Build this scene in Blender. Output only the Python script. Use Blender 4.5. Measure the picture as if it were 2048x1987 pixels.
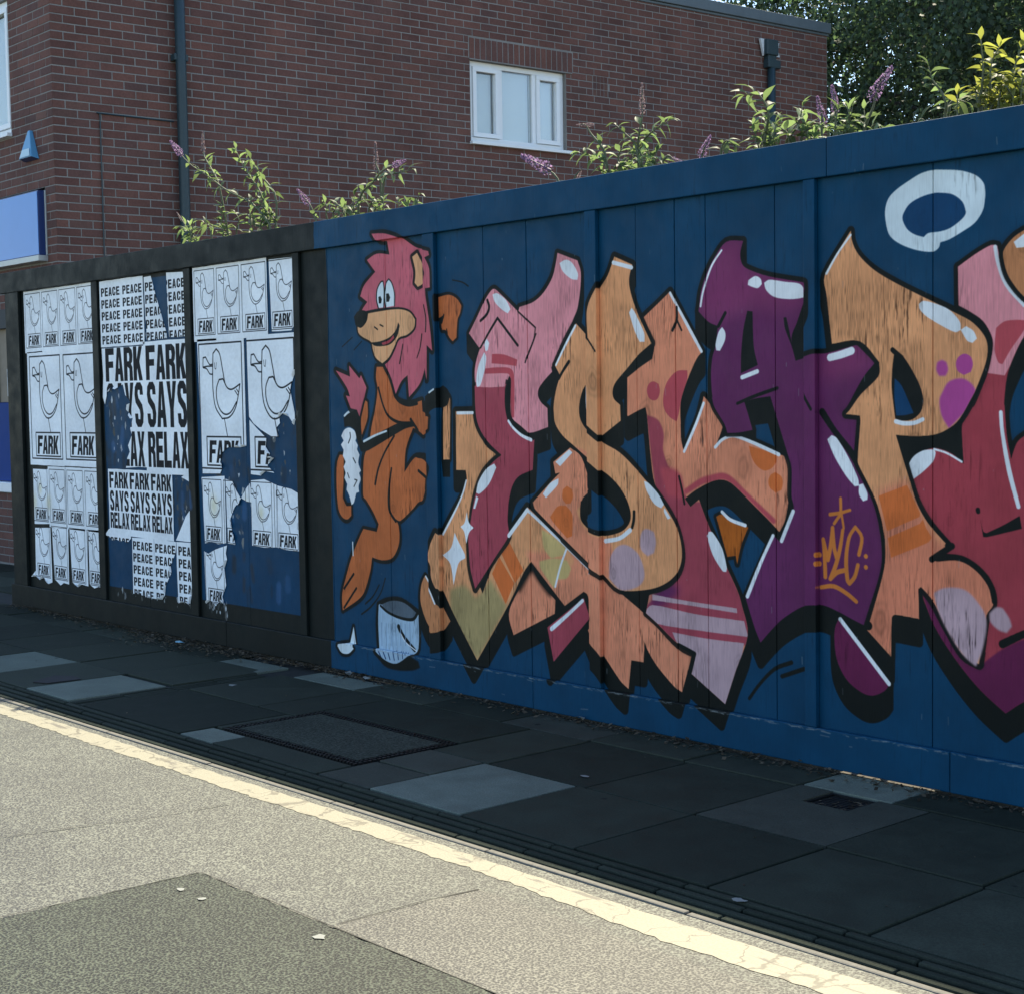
import bpy, bmesh, math, random
import numpy as np
from mathutils import Matrix, Vector

for o in list(bpy.data.objects):
    bpy.data.objects.remove(o)
SC = bpy.context.scene
COL = SC.collection
rnd = random.Random(11)
nrs = np.random.RandomState(5)
PI = math.pi

# ------------------------------------------------------------------ camera
cam = bpy.data.cameras.new("camera")
cam.sensor_fit = 'HORIZONTAL'
cam.sensor_width = 36.0
cam.lens = 55.2924
cam.clip_start = 0.05
cam.clip_end = 2000
camo = bpy.data.objects.new("camera", cam)
COL.objects.link(camo)
mw = Matrix(((0.664681, -0.035984, 0.74626), (0.746962, 0.052996, -0.662751), (-0.015701, 0.997946, 0.062104))).to_4x4()
mw.translation = Vector((11.46423, -5.08101, 1.50132))
camo.matrix_world = mw
SC.camera = camo

# ------------------------------------------------------------------ sky, sun, exposure
SUN_EL = math.radians(53.7)
SUN_AZ = math.radians(-28.0)          # from +Y, negative = towards -X
world = bpy.data.worlds.new("World")
SC.world = world
world.use_nodes = True
wn = world.node_tree.nodes
wn.clear()
sky = wn.new("ShaderNodeTexSky")
sky.sky_type = 'NISHITA'
sky.sun_disc = False
sky.sun_elevation = SUN_EL
sky.sun_rotation = SUN_AZ
sky.air_density = 1.0
sky.dust_density = 0.3
sky.ozone_density = 1.6
bg = wn.new("ShaderNodeBackground")
bg.inputs[1].default_value = 0.12
wo = wn.new("ShaderNodeOutputWorld")
world.node_tree.links.new(sky.outputs[0], bg.inputs[0])
world.node_tree.links.new(bg.outputs[0], wo.inputs[0])
sl = bpy.data.lights.new("sun", 'SUN')
sl.energy = 5.0
sl.angle = math.radians(0.5)
sl.color = (1.0, 0.90, 0.69)
so = bpy.data.objects.new("sun", sl)
COL.objects.link(so)
sd = Vector((math.cos(SUN_EL) * math.sin(SUN_AZ), math.cos(SUN_EL) * math.cos(SUN_AZ), math.sin(SUN_EL)))
so.rotation_euler = sd.to_track_quat('Z', 'Y').to_euler()
so.location = sd * 30
SC.view_settings.view_transform = 'Standard'
SC.view_settings.look = 'None'
SC.view_settings.exposure = 1.35
SC.view_settings.gamma = 1.0
SC.view_settings.use_curve_mapping = False

# ------------------------------------------------------------------ helpers
def tag(o, label=None, cat=None, group=None, kind=None):
    if label: o['label'] = label
    if cat: o['category'] = cat
    if group: o['group'] = group
    if kind: o['kind'] = kind
    return o

def empty(name, loc, label, cat, group=None):
    o = bpy.data.objects.new(name, None)
    o.empty_display_size = 0.1
    o.location = loc
    COL.objects.link(o)
    return tag(o, label, cat, group)

class MB:
    def __init__(s):
        s.v = []; s.f = []
    def box(s, x0, x1, y0, y1, z0, z1, M=None):
        b = len(s.v)
        c = [(x0,y0,z0),(x1,y0,z0),(x1,y1,z0),(x0,y1,z0),(x0,y0,z1),(x1,y0,z1),(x1,y1,z1),(x0,y1,z1)]
        if M is not None: c = [tuple(M @ Vector(q)) for q in c]
        s.v += c
        s.f += [tuple(b+i for i in q) for q in ((0,3,2,1),(4,5,6,7),(0,1,5,4),(1,2,6,5),(2,3,7,6),(3,0,4,7))]
        return s
    def poly(s, pts):
        b = len(s.v); s.v += [tuple(p) for p in pts]; s.f.append(tuple(range(b, b+len(pts)))); return s
    def prism(s, pts, y0, y1):
        """outline in (x,z), front at y0 (towards the street), back at y1"""
        n = len(pts); b = len(s.v)
        a = sum(pts[i][0]*pts[(i+1) % n][1]-pts[(i+1) % n][0]*pts[i][1] for i in range(n))
        if a < 0: pts = pts[::-1]
        s.v += [(p[0], y0, p[1]) for p in pts] + [(p[0], y1, p[1]) for p in pts]
        s.f.append(tuple(range(b, b+n)))
        s.f.append(tuple(range(b+2*n-1, b+n-1, -1)))
        for i in range(n):
            j = (i+1) % n
            s.f.append((b+j, b+i, b+n+i, b+n+j))
        return s
    def tube(s, pts, rad, n=6, cap=True):
        pts = [Vector(p) for p in pts]
        if not hasattr(rad, '__len__'): rad = [rad]*len(pts)
        rings = []
        for i, p in enumerate(pts):
            t = (pts[min(i+1, len(pts)-1)]-pts[max(i-1, 0)]).normalized()
            a = t.orthogonal().normalized() if i == 0 else (rings[-1][1]-t*rings[-1][1].dot(t)).normalized()
            bb = t.cross(a)
            ring = []
            for k in range(n):
                an = 2*PI*k/n
                ring.append(len(s.v)); s.v.append(tuple(p+(a*math.cos(an)+bb*math.sin(an))*rad[i]))
            rings.append((ring, a))
        for i in range(len(rings)-1):
            r0, r1 = rings[i][0], rings[i+1][0]
            for k in range(n):
                s.f.append((r0[k], r0[(k+1) % n], r1[(k+1) % n], r1[k]))
        if cap:
            s.f.append(tuple(reversed(rings[0][0]))); s.f.append(tuple(rings[-1][0]))
        return s
    def mesh(s, name, mat):
        me = bpy.data.meshes.new(name)
        me.from_pydata(s.v, [], s.f)
        if mat: me.materials.append(mat)
        return me
    def build(s, name, mat, parent=None, uv=None, bevel=0, smooth=False, loc=None):
        me = s.mesh(name, mat)
        o = bpy.data.objects.new(name, me)
        if loc is not None:
            lv = Vector(loc)
            for v in me.vertices: v.co -= lv
            o.location = lv
        COL.objects.link(o)
        if parent is not None:
            o.parent = parent
            o.location = Vector(o.location) - parent.location
            if loc is None:
                for v in me.vertices: pass
        if uv: planar_uv(me, uv, Vector(loc) if loc is not None else Vector((0, 0, 0)))
        if bevel:
            m = o.modifiers.new("bevel", 'BEVEL'); m.width = bevel; m.segments = 2; m.limit_method = 'ANGLE'
        if smooth:
            for p in me.polygons: p.use_smooth = True
        return o

def planar_uv(me, ext, off):
    X0, X1, Z0, Z1 = ext
    ul = me.uv_layers.new(name="UVMap")
    n = len(me.loops)
    vi = np.zeros(n, np.int32); me.loops.foreach_get("vertex_index", vi)
    co = np.zeros(len(me.vertices)*3); me.vertices.foreach_get("co", co); co = co.reshape(-1, 3)
    uv = np.stack([(co[vi, 0]+off.x-X0)/(X1-X0), (co[vi, 2]+off.z-Z0)/(Z1-Z0)], 1)
    ul.data.foreach_set("uv", uv.ravel())

def lin(c):
    return tuple((v/12.92 if v <= 0.04045 else ((v+0.055)/1.055)**2.4) for v in (x/255.0 for x in c))

class Mat:
    """small node-graph helper"""
    def __init__(s, name, rough=0.6, spec=0.5):
        s.m = bpy.data.materials.new(name); s.m.use_nodes = True
        s.nt = s.m.node_tree; s.n = s.nt.nodes; s.l = s.nt.links
        s.p = s.n["Principled BSDF"]; s.p.inputs['Roughness'].default_value = rough
        s.p.inputs['Specular IOR Level'].default_value = spec
        s._tc = None
    def tc(s, kind='Object'):
        if s._tc is None: s._tc = s.n.new("ShaderNodeTexCoord")
        return s._tc.outputs[kind]
    def mapping(s, scale=(1,1,1), src=None):
        m = s.n.new("ShaderNodeMapping"); m.inputs['Scale'].default_value = scale
        s.l.new(src or s.tc(), m.inputs['Vector']); return m.outputs[0]
    def math_vec(s):
        n = s.n.new('ShaderNodeTexNoise'); n.inputs['Scale'].default_value = 7; n.inputs['Detail'].default_value = 4
        s.l.new(s.pos(), n.inputs['Vector'])
        v = s.n.new('ShaderNodeVectorMath'); v.operation = 'MULTIPLY_ADD'; v.inputs[1].default_value = (.35, .35, 0)
        s.l.new(n.outputs['Color'], v.inputs[0]); s.l.new(s.pos(), v.inputs[2]); return v.outputs[0]
    def pos(s):
        g = s.n.new("ShaderNodeNewGeometry"); return g.outputs['Position']
    def noise(s, scale, detail=4, vec=None, rough=0.6):
        t = s.n.new("ShaderNodeTexNoise"); t.inputs['Scale'].default_value = scale
        t.inputs['Detail'].default_value = detail; t.inputs['Roughness'].default_value = rough
        s.l.new(vec if vec is not None else s.pos(), t.inputs['Vector']); return t.outputs['Fac']
    def voro(s, scale, vec=None, feature='F1', out='Distance'):
        t = s.n.new("ShaderNodeTexVoronoi"); t.inputs['Scale'].default_value = scale; t.feature = feature
        s.l.new(vec if vec is not None else s.pos(), t.inputs['Vector']); return t.outputs[out]
    def ramp(s, fac, stops, interp='LINEAR'):
        r = s.n.new("ShaderNodeValToRGB"); r.color_ramp.interpolation = interp
        e = r.color_ramp.elements
        while len(e) > 1: e.remove(e[-1])
        e[0].position = stops[0][0]; e[0].color = (*stops[0][1], 1)
        for p, c in stops[1:]:
            q = e.new(p); q.color = (*c, 1)
        s.l.new(fac, r.inputs[0]); return r.outputs[0]
    def mix(s, fac, a, b, mode='MIX'):
        m = s.n.new("ShaderNodeMix"); m.data_type = 'RGBA'; m.blend_type = mode
        for inp, v in ((m.inputs['Factor'], fac), (m.inputs['A'], a), (m.inputs['B'], b)):
            if isinstance(v, (int, float)): inp.default_value = v
            elif isinstance(v, tuple): inp.default_value = (*v, 1)
            else: s.l.new(v, inp)
        return m.outputs['Result']
    def math(s, op, a, b=0.0):
        m = s.n.new("ShaderNodeMath"); m.operation = op
        for inp, v in ((m.inputs[0], a), (m.inputs[1], b)):
            if isinstance(v, (int, float)): inp.default_value = v
            else: s.l.new(v, inp)
        return m.outputs[0]
    def col(s, c):
        if isinstance(c, tuple): s.p.inputs['Base Color'].default_value = (*c, 1)
        else: s.l.new(c, s.p.inputs['Base Color'])
        return s
    def bump(s, h, strength=0.3, dist=0.01):
        b = s.n.new("ShaderNodeBump"); b.inputs['Strength'].default_value = strength; b.inputs['Distance'].default_value = dist
        s.l.new(h, b.inputs['Height']); s.l.new(b.outputs[0], s.p.inputs['Normal']); return s
    def rough(s, r):
        s.l.new(r, s.p.inputs['Roughness']); return s
    def objrand(s):
        return s.n.new("ShaderNodeObjectInfo").outputs['Random']
    def island(s):
        return s.n.new("ShaderNodeNewGeometry").outputs['Random Per Island']

MURAL = """
F||white2|0.0|0||0.0|8115,2321 8165,2316 8208,2310 8247,2301 8296,2280 8325,2251 8332,2220 8331,2192 8322,2151 8290,2111 8241,2085 8185,2061 8146,2053 8139,2033 8112,2021 8047,2032 7978,2058 7929,2092 7911,2132 7904,2189 7918,2235 7954,2266 8013,2295 8064,2315
F||navy|0.0|0||0.0|8149,2234 8198,2223 8238,2193 8252,2160 8252,2146 8235,2128 8192,2103 8149,2093 8095,2091 8075,2078 8034,2092 8002,2115 7983,2149 7985,2172 8013,2207 8064,2228 8115,2236
L|E|tan|24.5|1||0.0|5201,811 5315,953 5376,1033 5402,1098 5395,1147 5321,1146 5325,1442 5465,1443 5476,1394 5545,1279 5639,1229 5575,1188 5448,974 5419,814 5431,655 5454,582 5711,833 5853,981 6299,714 6340,699 6374,682 6438,641 6472,617 6641,527 6704,498 6780,459 6829,419 6905,377 6845,210 6802,228 6702,305 6645,369 6623,409 6615,316 6537,316 6518,182 6465,214 6355,323 6296,368 6259,425 6291,456 6262,586 6234,603 6105,525 5873,719 5819,662 5707,498 5460,191 5275,417 5193,529 5163,538 5130,590 5127,645 5098,687 5131,765 5172,822
F||salmon|0.0|0|E|5.9|6118,832 6173,737 6049,618 6048,578 6054,528 6399,169 6924,192 6927,423 6641,534 6374,690 6299,721
F||salmon|0.0|0|E|10.2|5836,765 6059,779 6071,620 6105,523 5982,572 5866,716
F||green|0.0|0|E|13.1|5253,534 5371,565 5452,508 5518,555 5568,617 5676,506 5699,487 5460,188 5266,405
F||greenb|0.0|0|E|3.0|5951,877 6017,855 6117,801 6102,765 6015,744 5964,792
F||greenb|0.0|0|E|3.0|5933,724 6030,745 6123,741 6151,704 6122,657 6057,647 6034,600 5940,689
F||orange|0.0|0|E|1.0|5715,809 5819,672 5756,606 5658,744
F||orange|0.0|0|E|1.1|5642,727 5749,605 5684,496 5585,640
K||white|12.1|0||0.0|6125,801 6080,714 6041,611
L|Epink|pink|19.5|1||0.0|6088,2177 6221,2132 6242,2076 6236,1994 6217,1913 6191,1869 6137,1781 6034,1645 6040,1625 5992,1591 5947,1550 5939,1515 5961,1482 6004,1454 6006,1365 5876,1337 5797,1367 5744,1400 5722,1436 5704,1507 5706,1569 5584,1560 5480,1567 5478,1640 5496,1703 5526,1759 5514,1757 5439,1830 5497,1900 5547,1965 5586,2009 5624,2037 5653,2031 5810,1917 5818,1940 5916,1959 5990,2000 6050,2065 6076,2131
L|Ecrim|crimson|20.7|1||0.0|5476,1567 5478,1467 5488,1399 5523,1337 5585,1280 5670,1227 5607,1192 5533,1133 5483,1058 5448,972 5426,892 5407,822 5409,747 5419,652 5453,554 5512,616 5627,740 5711,833 5708,905 5715,983 5728,1035 5752,1087 5799,1129 5894,1160 5909,1306 5886,1298 5804,1333 5744,1374 5717,1404 5701,1466 5703,1548 5714,1573 5553,1575
F||pink|0.0|0||1.0|5487,1604 5550,1603 5550,1626 5717,1622 5703,1561 5584,1559 5486,1564
F||crimson2|0.0|0||2.1|5612,1722 5698,1717 5797,1689 5790,1658 5697,1669 5607,1676
F||crimson2|0.0|0||2.1|5555,1652 5650,1656 5743,1649 5772,1613 5768,1410 5746,1410 5743,1507 5743,1604 5723,1624 5554,1626
F||black|0.0|0||0.0|5736,1614 5716,1569 5702,1507 5709,1456 5729,1410 5797,1362 5876,1332 5820,1367 5756,1405 5743,1456 5746,1532 5749,1593
K||black|14.8|0||0.0|5583,1986 5596,1952 5577,1917 5529,1888
K||black|11.8|0||0.0|5526,1756 5591,1828 5657,1895 5802,1757
K||black|9.1|0||0.0|5806,1920 5928,1837 5916,1785 5881,1726 5853,1674
K||black|11.7|0||0.0|5931,1807 5896,1746 5861,1692
K||white|15.7|0||0.0|5725,1394 5759,1361 5819,1325 5886,1303
F||white|0.0|0||0.0|6101,2129 6144,2141 6186,2123 6223,2072 6219,2043 6177,2051 6122,2089
F||white|0.0|0||0.0|5623,2012 5659,2015 5720,1980 5753,1933 5733,1914 5688,1936 5638,1975
F||white|0.0|0||0.0|5574,1798 5592,1777 5581,1741 5565,1737 5551,1768
F||white|0.0|0||0.0|5553,1732 5568,1706 5555,1649 5521,1572 5496,1562 5489,1593 5507,1666
F||white|0.0|0||0.0|5614,1184 5630,1166 5572,1082 5499,1032 5474,1037 5492,1090 5550,1154
F||white|0.0|0||0.0|5474,1021 5490,1011 5464,957 5449,957
K||white|15.1|0||0.0|5337,1434 5457,1435
K||white|11.7|0||0.0|5398,1095 5368,1028 5315,951 5206,816
K||white|17.6|0||0.0|5715,836 5852,967 5981,891 6295,702
K||black|16.5|0||0.0|5898,998 6147,837 6299,724
F||black|0.0|0||0.0|5627,737 5562,667 5487,572 5510,534 5544,598 5594,685
F||white|0.0|0||0.0|5299,829 5323,791 5376,724 5379,703 5324,672 5283,559 5261,665 5198,707 5268,750
F||white|0.0|0||0.0|5398,938 5413,886 5449,861 5412,833 5390,778 5375,836 5346,861 5380,884
L|lens|tan2|16.6|1||0.0|5052,593 5107,533 5161,456 5190,442 5252,371 5195,317 5117,298 5057,347 5011,437 5009,504 5024,555
K||white|11.9|0||0.0|5056,587 5111,523 5156,455
L|tri|salmon|15.5|1||0.0|5880,686 5938,620 6040,547 6035,481 5739,348 5706,451 5771,560
K||black|32.8|0||10.1|5786,577 5876,691 5939,630 6004,574
L|para|crimson|22.8|1||0.0|6234,573 6274,483 6023,250 5982,410
K||white|21.3|0||0.0|6011,406 6125,485 6226,560
L|K|salmon|20.5|1||0.0|6798,1955 6977,1688 6947,1660 6910,1602 6873,1531 6851,1468 6851,1381 6850,1378 6854,1310 6869,1260 6920,1347 6957,1414 6985,1499 7046,1441 7093,1383 7080,1347 7047,1283 7085,1312 7132,1332 7172,1330 7256,1305 7388,1259 7426,1245 7442,1204 7439,1093 7419,993 7389,942 7337,985 7254,1047 7176,1106 7130,1135 7084,1146 7025,1137 6935,1098 6871,1059 6904,1024 6953,1058 6994,973 7046,881 7098,790 7163,684 7188,620 7218,499 7151,339 7092,190 6901,298 6927,391 6829,419 6704,498 6634,539 6655,621 6795,688 6765,1025 6697,1115 6673,1231 6653,1417 6644,1455 6586,1436 6533,1415 6529,1418 6532,1588 6605,1628 6688,1667 6699,1732 6637,1850 6723,1905
F||crimson|0.0|0|K|4.7|6650,1422 6719,1399 6753,1339 6749,1265 6785,1187 6876,1075 6888,1044 6973,1051 7166,681 7222,614 7244,457 6804,428 6615,504 6615,560 6795,688 6697,1115
F||crimson2|0.0|0|K|9.3|6729,1186 6792,1192 6853,1157 6876,1052 6765,1071
F||purple|0.0|0|K|20.7|6654,564 6681,660 6783,692 6844,655 6781,603 6692,558
F||lav|0.0|0|K|0.9|6674,627 6868,615 7159,607 7162,587 6868,597 6674,601
F||lav|0.0|0|K|0.9|6674,579 6929,561 7199,557 7221,492 6928,492 6704,498 6622,537
F||lav|0.0|0|K|0.9|6792,469 6988,461 7198,463 7162,314 7091,181 6889,296 6927,391 6829,419
F||crimson2|0.0|0|K|0.9|6693,1568 6725,1556 6732,1524 6718,1492 6692,1484 6664,1497 6653,1529 6665,1557
F||crimson2|0.0|0|K|0.9|6892,1612 6831,1609 6775,1564 6752,1505 6755,1450 6785,1413 6828,1392 6841,1427 6854,1477 6892,1576
K||crimson2|26.0|0|K|2.6|6881,1091 6966,1135 7025,1150 7084,1161 7130,1149 7198,1102 7359,986
F||orange|0.0|0|K|0.9|7231,1291 7377,1259 7375,1229 7350,1200 7311,1190 7272,1209 7245,1244
F||orange|0.0|0|K|1.7|7369,1185 7399,1169 7409,1143 7401,1113 7371,1101 7341,1120 7333,1145 7344,1172
K||white|13.1|0||0.0|6984,1470 6938,1378 6870,1262
K||white|14.4|0||0.0|7047,1283 7085,1314 7132,1330 7172,1327 7256,1303 7388,1257
K||white|16.1|0||0.0|6797,1948 6853,1866 6974,1690
K||black|11.9|0||0.0|6839,1154 6856,1095 6869,1036
K||black|15.3|0|K|0.9|6834,1885 6834,1831 6809,1787
K||black|10.6|0|K|0.9|6834,1831 6861,1785
L|tab|orange2|13.4|0||0.0|7050,989 7082,1000 7157,963 7225,953 7185,872 7164,795 7156,830 7110,822
K||white|13.8|0||0.0|7082,1011 7129,980 7209,960
F||white|0.0|0||0.0|6996,906 7008,924 7029,921 7081,857 7106,778 7103,757 7083,760 7028,826
K||black|15.7|0||0.0|6829,417 6890,398 6921,388 6892,295
L|S|tan|21.2|1||0.0|6459,2131 6570,2087 6551,2035 6553,1984 6586,1898 6683,1735 6599,1684 6533,1630 6460,1570 6439,1533 6445,1495 6485,1466 6487,1395 6369,1328 6315,1361 6277,1395 6268,1477 6264,1559 6242,1531 6221,1473 6222,1414 6253,1366 6307,1332 6371,1296 6478,1252 6576,1183 6639,1132 6702,1078 6783,989 6826,926 6849,854 6849,789 6817,727 6741,675 6632,643 6468,630 6368,690 6300,719 5910,971 5892,1005 6008,1095 6086,1152 6053,1146 6040,1200 6156,1269 6232,1224 6299,1079 6236,1038 6217,979 6227,930 6289,889 6364,874 6439,883 6499,905 6536,940 6543,983 6521,1039 6476,1095 6416,1141 6349,1177 6184,1277 6107,1325 6058,1379 6048,1429 6049,1474 6065,1538 6095,1606 6060,1654 6134,1757 6206,1844 6308,1760 6308,1775 6303,1875 6318,1932 6360,1991 6415,2049
F||salmon|0.0|0|S|4.0|6142,1286 6281,1239 6347,1081 6278,1054 6193,978 6227,915 6289,879 6364,864 6411,847 6437,772 6408,683 6368,670 5894,960 5873,1005 6008,1095 6046,1146 6025,1200
F||orange|0.0|0|S|1.0|6131,1091 6166,1075 6171,1041 6154,1010 6122,1007 6098,1033 6102,1073
F||orange|0.0|0|S|1.0|6012,940 6064,992 6122,999 6164,957 6162,858 6126,846 6034,916
F||lav|0.0|0|S|2.8|6643,917 6687,905 6699,859 6686,812 6647,795 6609,821 6602,863 6614,901
F||lav|0.0|0|S|2.9|6410,770 6458,826 6524,835 6596,792 6627,718 6607,669 6541,638 6468,632 6402,678
F||black|0.0|0||0.0|6236,1226 6299,1079 6307,1104 6347,1081 6415,1059 6467,1008 6500,948 6493,912 6425,888 6358,890 6282,908 6254,951 6277,986 6305,1007 6302,1055 6222,1023 6217,974 6227,930 6289,889 6364,871 6439,882 6499,904 6536,940 6543,983 6521,1039 6476,1095 6416,1141 6349,1175 6281,1205
F||white|0.0|0||0.0|6054,1201 6149,1261 6170,1247 6086,1181
F||white|0.0|0||0.0|5963,1048 6016,1100 6074,1124 6066,1092 5985,1029
F||white|0.0|0||0.0|6630,1128 6658,1119 6715,1074 6749,1029 6733,1012 6689,1031 6645,1086
F||white|0.0|0||0.0|6752,1015 6789,971 6770,965 6749,997
K||white|20.5|0||0.0|6381,847 6472,865 6539,905
K||black|14.8|0||0.0|6565,989 6562,951 6552,919
K||white|17.8|0||0.0|6452,2105 6565,2075
K||white|10.6|0||0.0|6202,1834 6133,1747 6067,1656
F||white|0.0|0||0.0|6547,1877 6564,1897 6586,1871 6639,1785 6642,1743 6613,1744 6581,1792
K||black|16.6|0||0.0|6155,1669 6113,1626 6086,1592
K||white|10.5|0||0.0|6272,1549 6270,1477 6278,1404
K||black|8.7|0||0.0|6308,1767 6355,1711
L|A|purple|19.7|1||0.0|7116,2141 7207,2138 7191,2087 7201,2043 7234,2019 7344,1982 7538,1943 7538,1906 7515,1861 7483,1787 7456,1727 7476,1636 7524,1647 7576,1660 7627,1661 7773,1689 7856,1617 7802,1562 7743,1473 7708,1407 7777,1408 7772,1318 7777,1236 7792,1204 7855,1087 7879,1007 7884,935 7894,874 7879,771 7840,645 7820,593 7761,612 7685,639 7618,658 7566,658 7503,644 7406,587 7340,529 7287,475 7256,534 7209,653 7359,925 7391,901 7462,1034 7452,1093 7453,1200 7432,1264 7400,1349 7368,1435 7346,1495 7269,1487 7207,1475 7229,1418 7251,1357 7178,1346 7115,1343 7098,1383 7046,1450 7029,1499 7035,1488 7029,1533 7027,1600 7036,1666 7054,1710 7067,1793 7014,1814 6959,1861 6965,1892 6975,1945 7005,2014 7052,2081
F||purple2|0.0|0|A|35.4|7094,2147 7218,2145 7206,2034 7350,1990 7551,1947 7509,1853 7371,1844 7261,1858 7148,1838 7032,1799 6944,1857 7005,2022
F||purple2|0.0|0|A|33.3|7602,1670 7783,1705 7871,1617 7733,1563 7607,1566
F||black|0.0|0||0.0|7227,1849 7255,1845 7260,1703 7281,1624 7191,1592 7192,1662 7204,1766
F||black|0.0|0||0.0|7416,1812 7430,1813 7443,1764 7476,1636 7456,1696 7424,1765
F||black|0.0|0||0.0|7538,1906 7515,1861 7483,1787 7456,1727 7476,1636 7519,1647 7524,1714 7535,1818 7551,1901
K||black|13.8|0||0.0|7108,1846 7070,1793
K||black|14.5|0||0.0|7170,1467 7258,1495 7382,1528
K||black|13.1|0||0.0|7523,1551 7528,1508 7570,1441
K||black|32.0|0||0.0|7606,1430 7662,1359 7732,1285 7775,1232
K||white|15.6|0||0.0|7197,1575 7278,1598
K||white|9.6|0||0.0|7090,2108 7040,2055 7008,1996 6983,1935 6971,1882
F||white|0.0|0||0.0|7090,1788 7107,1765 7104,1730 7077,1689 7057,1692 7054,1719 7070,1767
F||white|0.0|0||0.0|7270,1989 7298,1976 7305,1954 7284,1939 7256,1945 7231,1955 7234,1974
F||white|0.0|0||0.0|7317,1958 7344,1969 7425,1955 7499,1942 7528,1907 7515,1886 7451,1884 7371,1897 7328,1927
K||white|28.4|0||0.0|7645,1644 7698,1654 7748,1667
F||white|0.0|0||0.0|7631,1321 7652,1338 7677,1326 7732,1252 7777,1171 7782,1142 7762,1139 7722,1177 7667,1251
F||white|0.0|0||0.0|7782,1146 7801,1151 7821,1115 7821,1090 7801,1083 7782,1109
K||white|15.6|0||0.0|7460,1029 7400,906
K||white|17.0|0||0.0|7356,925 7292,812 7218,663
K||tag|15.0|0||0.0|7694,1089 7696,1023
K||tag|14.9|0||0.0|7643,1025 7691,1033 7739,1046
K||tag|15.1|0||0.0|7696,1031 7663,990
K||tag|12.0|0||0.0|7699,1027 7709,974
K||tag|16.2|0||0.0|7609,924 7615,868 7619,775
K||tag|16.1|0||0.0|7612,914 7632,844 7645,899 7655,973
K||tag|16.1|0||0.0|7655,973 7663,892 7675,855
K||tag|16.0|0||0.0|7704,965 7691,893 7670,825 7644,769 7675,796 7711,807
K||tag|15.9|0||0.0|7781,874 7795,941 7764,981 7734,937 7720,853 7726,771 7736,757 7761,786 7776,832
K||tag|18.3|0||0.0|7591,862 7592,861
K||tag|18.3|0||0.0|7590,826 7591,825
K||tag|17.8|0||0.0|7813,870 7814,869
K||tag|17.8|0||0.0|7813,827 7814,826
K||tag|16.0|0||0.0|7598,731 7660,740 7721,717 7768,688
L|drop|purple3|18.9|1||0.0|7685,614 7922,378 7898,350 7844,325 7790,332 7720,374 7674,448 7662,531 7667,578
K||white|17.7|0||0.0|7691,611 7920,381
K||black|15.8|0||0.0|7225,232 7283,302 7361,373 7448,410
K||black|15.7|0||0.0|7399,347 7512,391
L|E2|crimson3|17.2|1||0.0|8221,1958 8294,1999 8355,2025 8381,2021 8403,1934 8433,1871 8513,1775 8530,1722 8489,1693 8447,1619 8422,1551 8411,1459 8413,1448 8422,1344 8440,1256 8461,1313 8491,1340 8532,1360 8594,1360 8596,937 8599,442 8496,389 8422,336 8321,406 8231,491 8139,602 8092,687 8073,763 8162,894 8207,933 8162,974 8092,1035 8054,1094 8035,1155 8007,1227 8021,1244 8064,1277 8115,1292 8161,1286 8207,1267 8247,1236 8241,1319 8243,1390 8309,1498 8344,1564 8365,1652 8361,1698 8326,1754 8273,1791 8224,1817
F||pink|0.0|0|E2|0.8|8205,1961 8294,2007 8355,2033 8385,2021 8411,1933 8441,1870 8513,1775 8514,1723 8413,1557 8339,1568 8357,1652 8356,1699 8317,1754 8264,1792 8215,1818
F||crimson2|0.0|0|E2|0.8|8378,1728 8412,1750 8459,1753 8493,1750 8489,1716 8438,1650 8404,1597 8387,1605 8372,1652
F||purple3|0.0|0|E2|2.4|8064,766 8185,611 8294,490 8312,496 8408,570 8495,615 8602,649 8604,435 8496,374 8422,321 8312,397 8130,601
F||black|0.0|0||0.0|8315,1043 8328,995 8341,988 8407,1019 8475,1057 8484,1011 8346,974 8328,973
K||black|20.4|0||0.0|8306,1071 8307,1065
K||white|14.8|0||0.0|8398,1425 8405,1351 8432,1217 8470,1089
K||white|14.5|0||0.0|8373,2018 8386,1958 8420,1879 8489,1803
F||white|0.0|0||0.0|8007,1227 8031,1260 8073,1283 8120,1288 8127,1274 8115,1242 8073,1204 8031,1175
K||white|9.5|0||0.0|8120,1289 8175,1275 8238,1244
K||black|29.9|0||0.0|8408,588 8495,634 8557,659
L|dot|tan2|16.4|0||0.0|8589,2106 8488,2067 8445,2044 8411,2009 8405,1983 8420,1925 8446,1881 8489,1833 8592,1756
F||white|0.0|0||0.0|8447,2029 8488,2055 8512,2038 8487,2007 8458,2007
L|P|tan|18.5|1||0.0|7746,2131 7753,2087 7783,2035 7853,1973 7950,1917 8091,1848 8228,1782 8282,1752 8326,1708 8343,1668 8339,1614 8313,1545 8274,1464 8291,1499 8229,1402 8175,1362 8115,1342 8035,1337 7952,1341 7978,1267 8012,1174 8045,1086 8092,1015 8148,961 8182,931 8106,874 8162,884 8230,878 8289,859 8338,819 8338,819 8364,774 8369,727 8342,686 8312,504 8245,532 8185,611 8116,721 8064,770 8052,761 8055,647 7949,653 7933,639 7929,489 7820,580 7860,700 7885,777 7903,853 7903,936 7895,977 7886,1018 7861,1087 7821,1157 7781,1222 7776,1247 7789,1390 7787,1415 7721,1421 7741,1439 7792,1497 7874,1566 7877,1619 7787,1703 7655,1697 7630,1888 7622,1970
F||salmon2|0.0|0|P|20.8|7871,1125 8007,1174 8092,1015 8185,931 8407,886 8408,653 8045,453 7790,550 7880,893
F||black|0.0|0||0.0|7945,1654 7978,1645 8021,1591 8059,1526 8075,1469 8071,1421 8075,1470 8064,1430 8031,1402 7988,1394 7949,1402 7942,1451 7934,1512 7933,1544 7937,1605
F||navy|0.0|0||0.8|7947,1556 7978,1527 8012,1462 8031,1424 7993,1416 7954,1414 7945,1488
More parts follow.
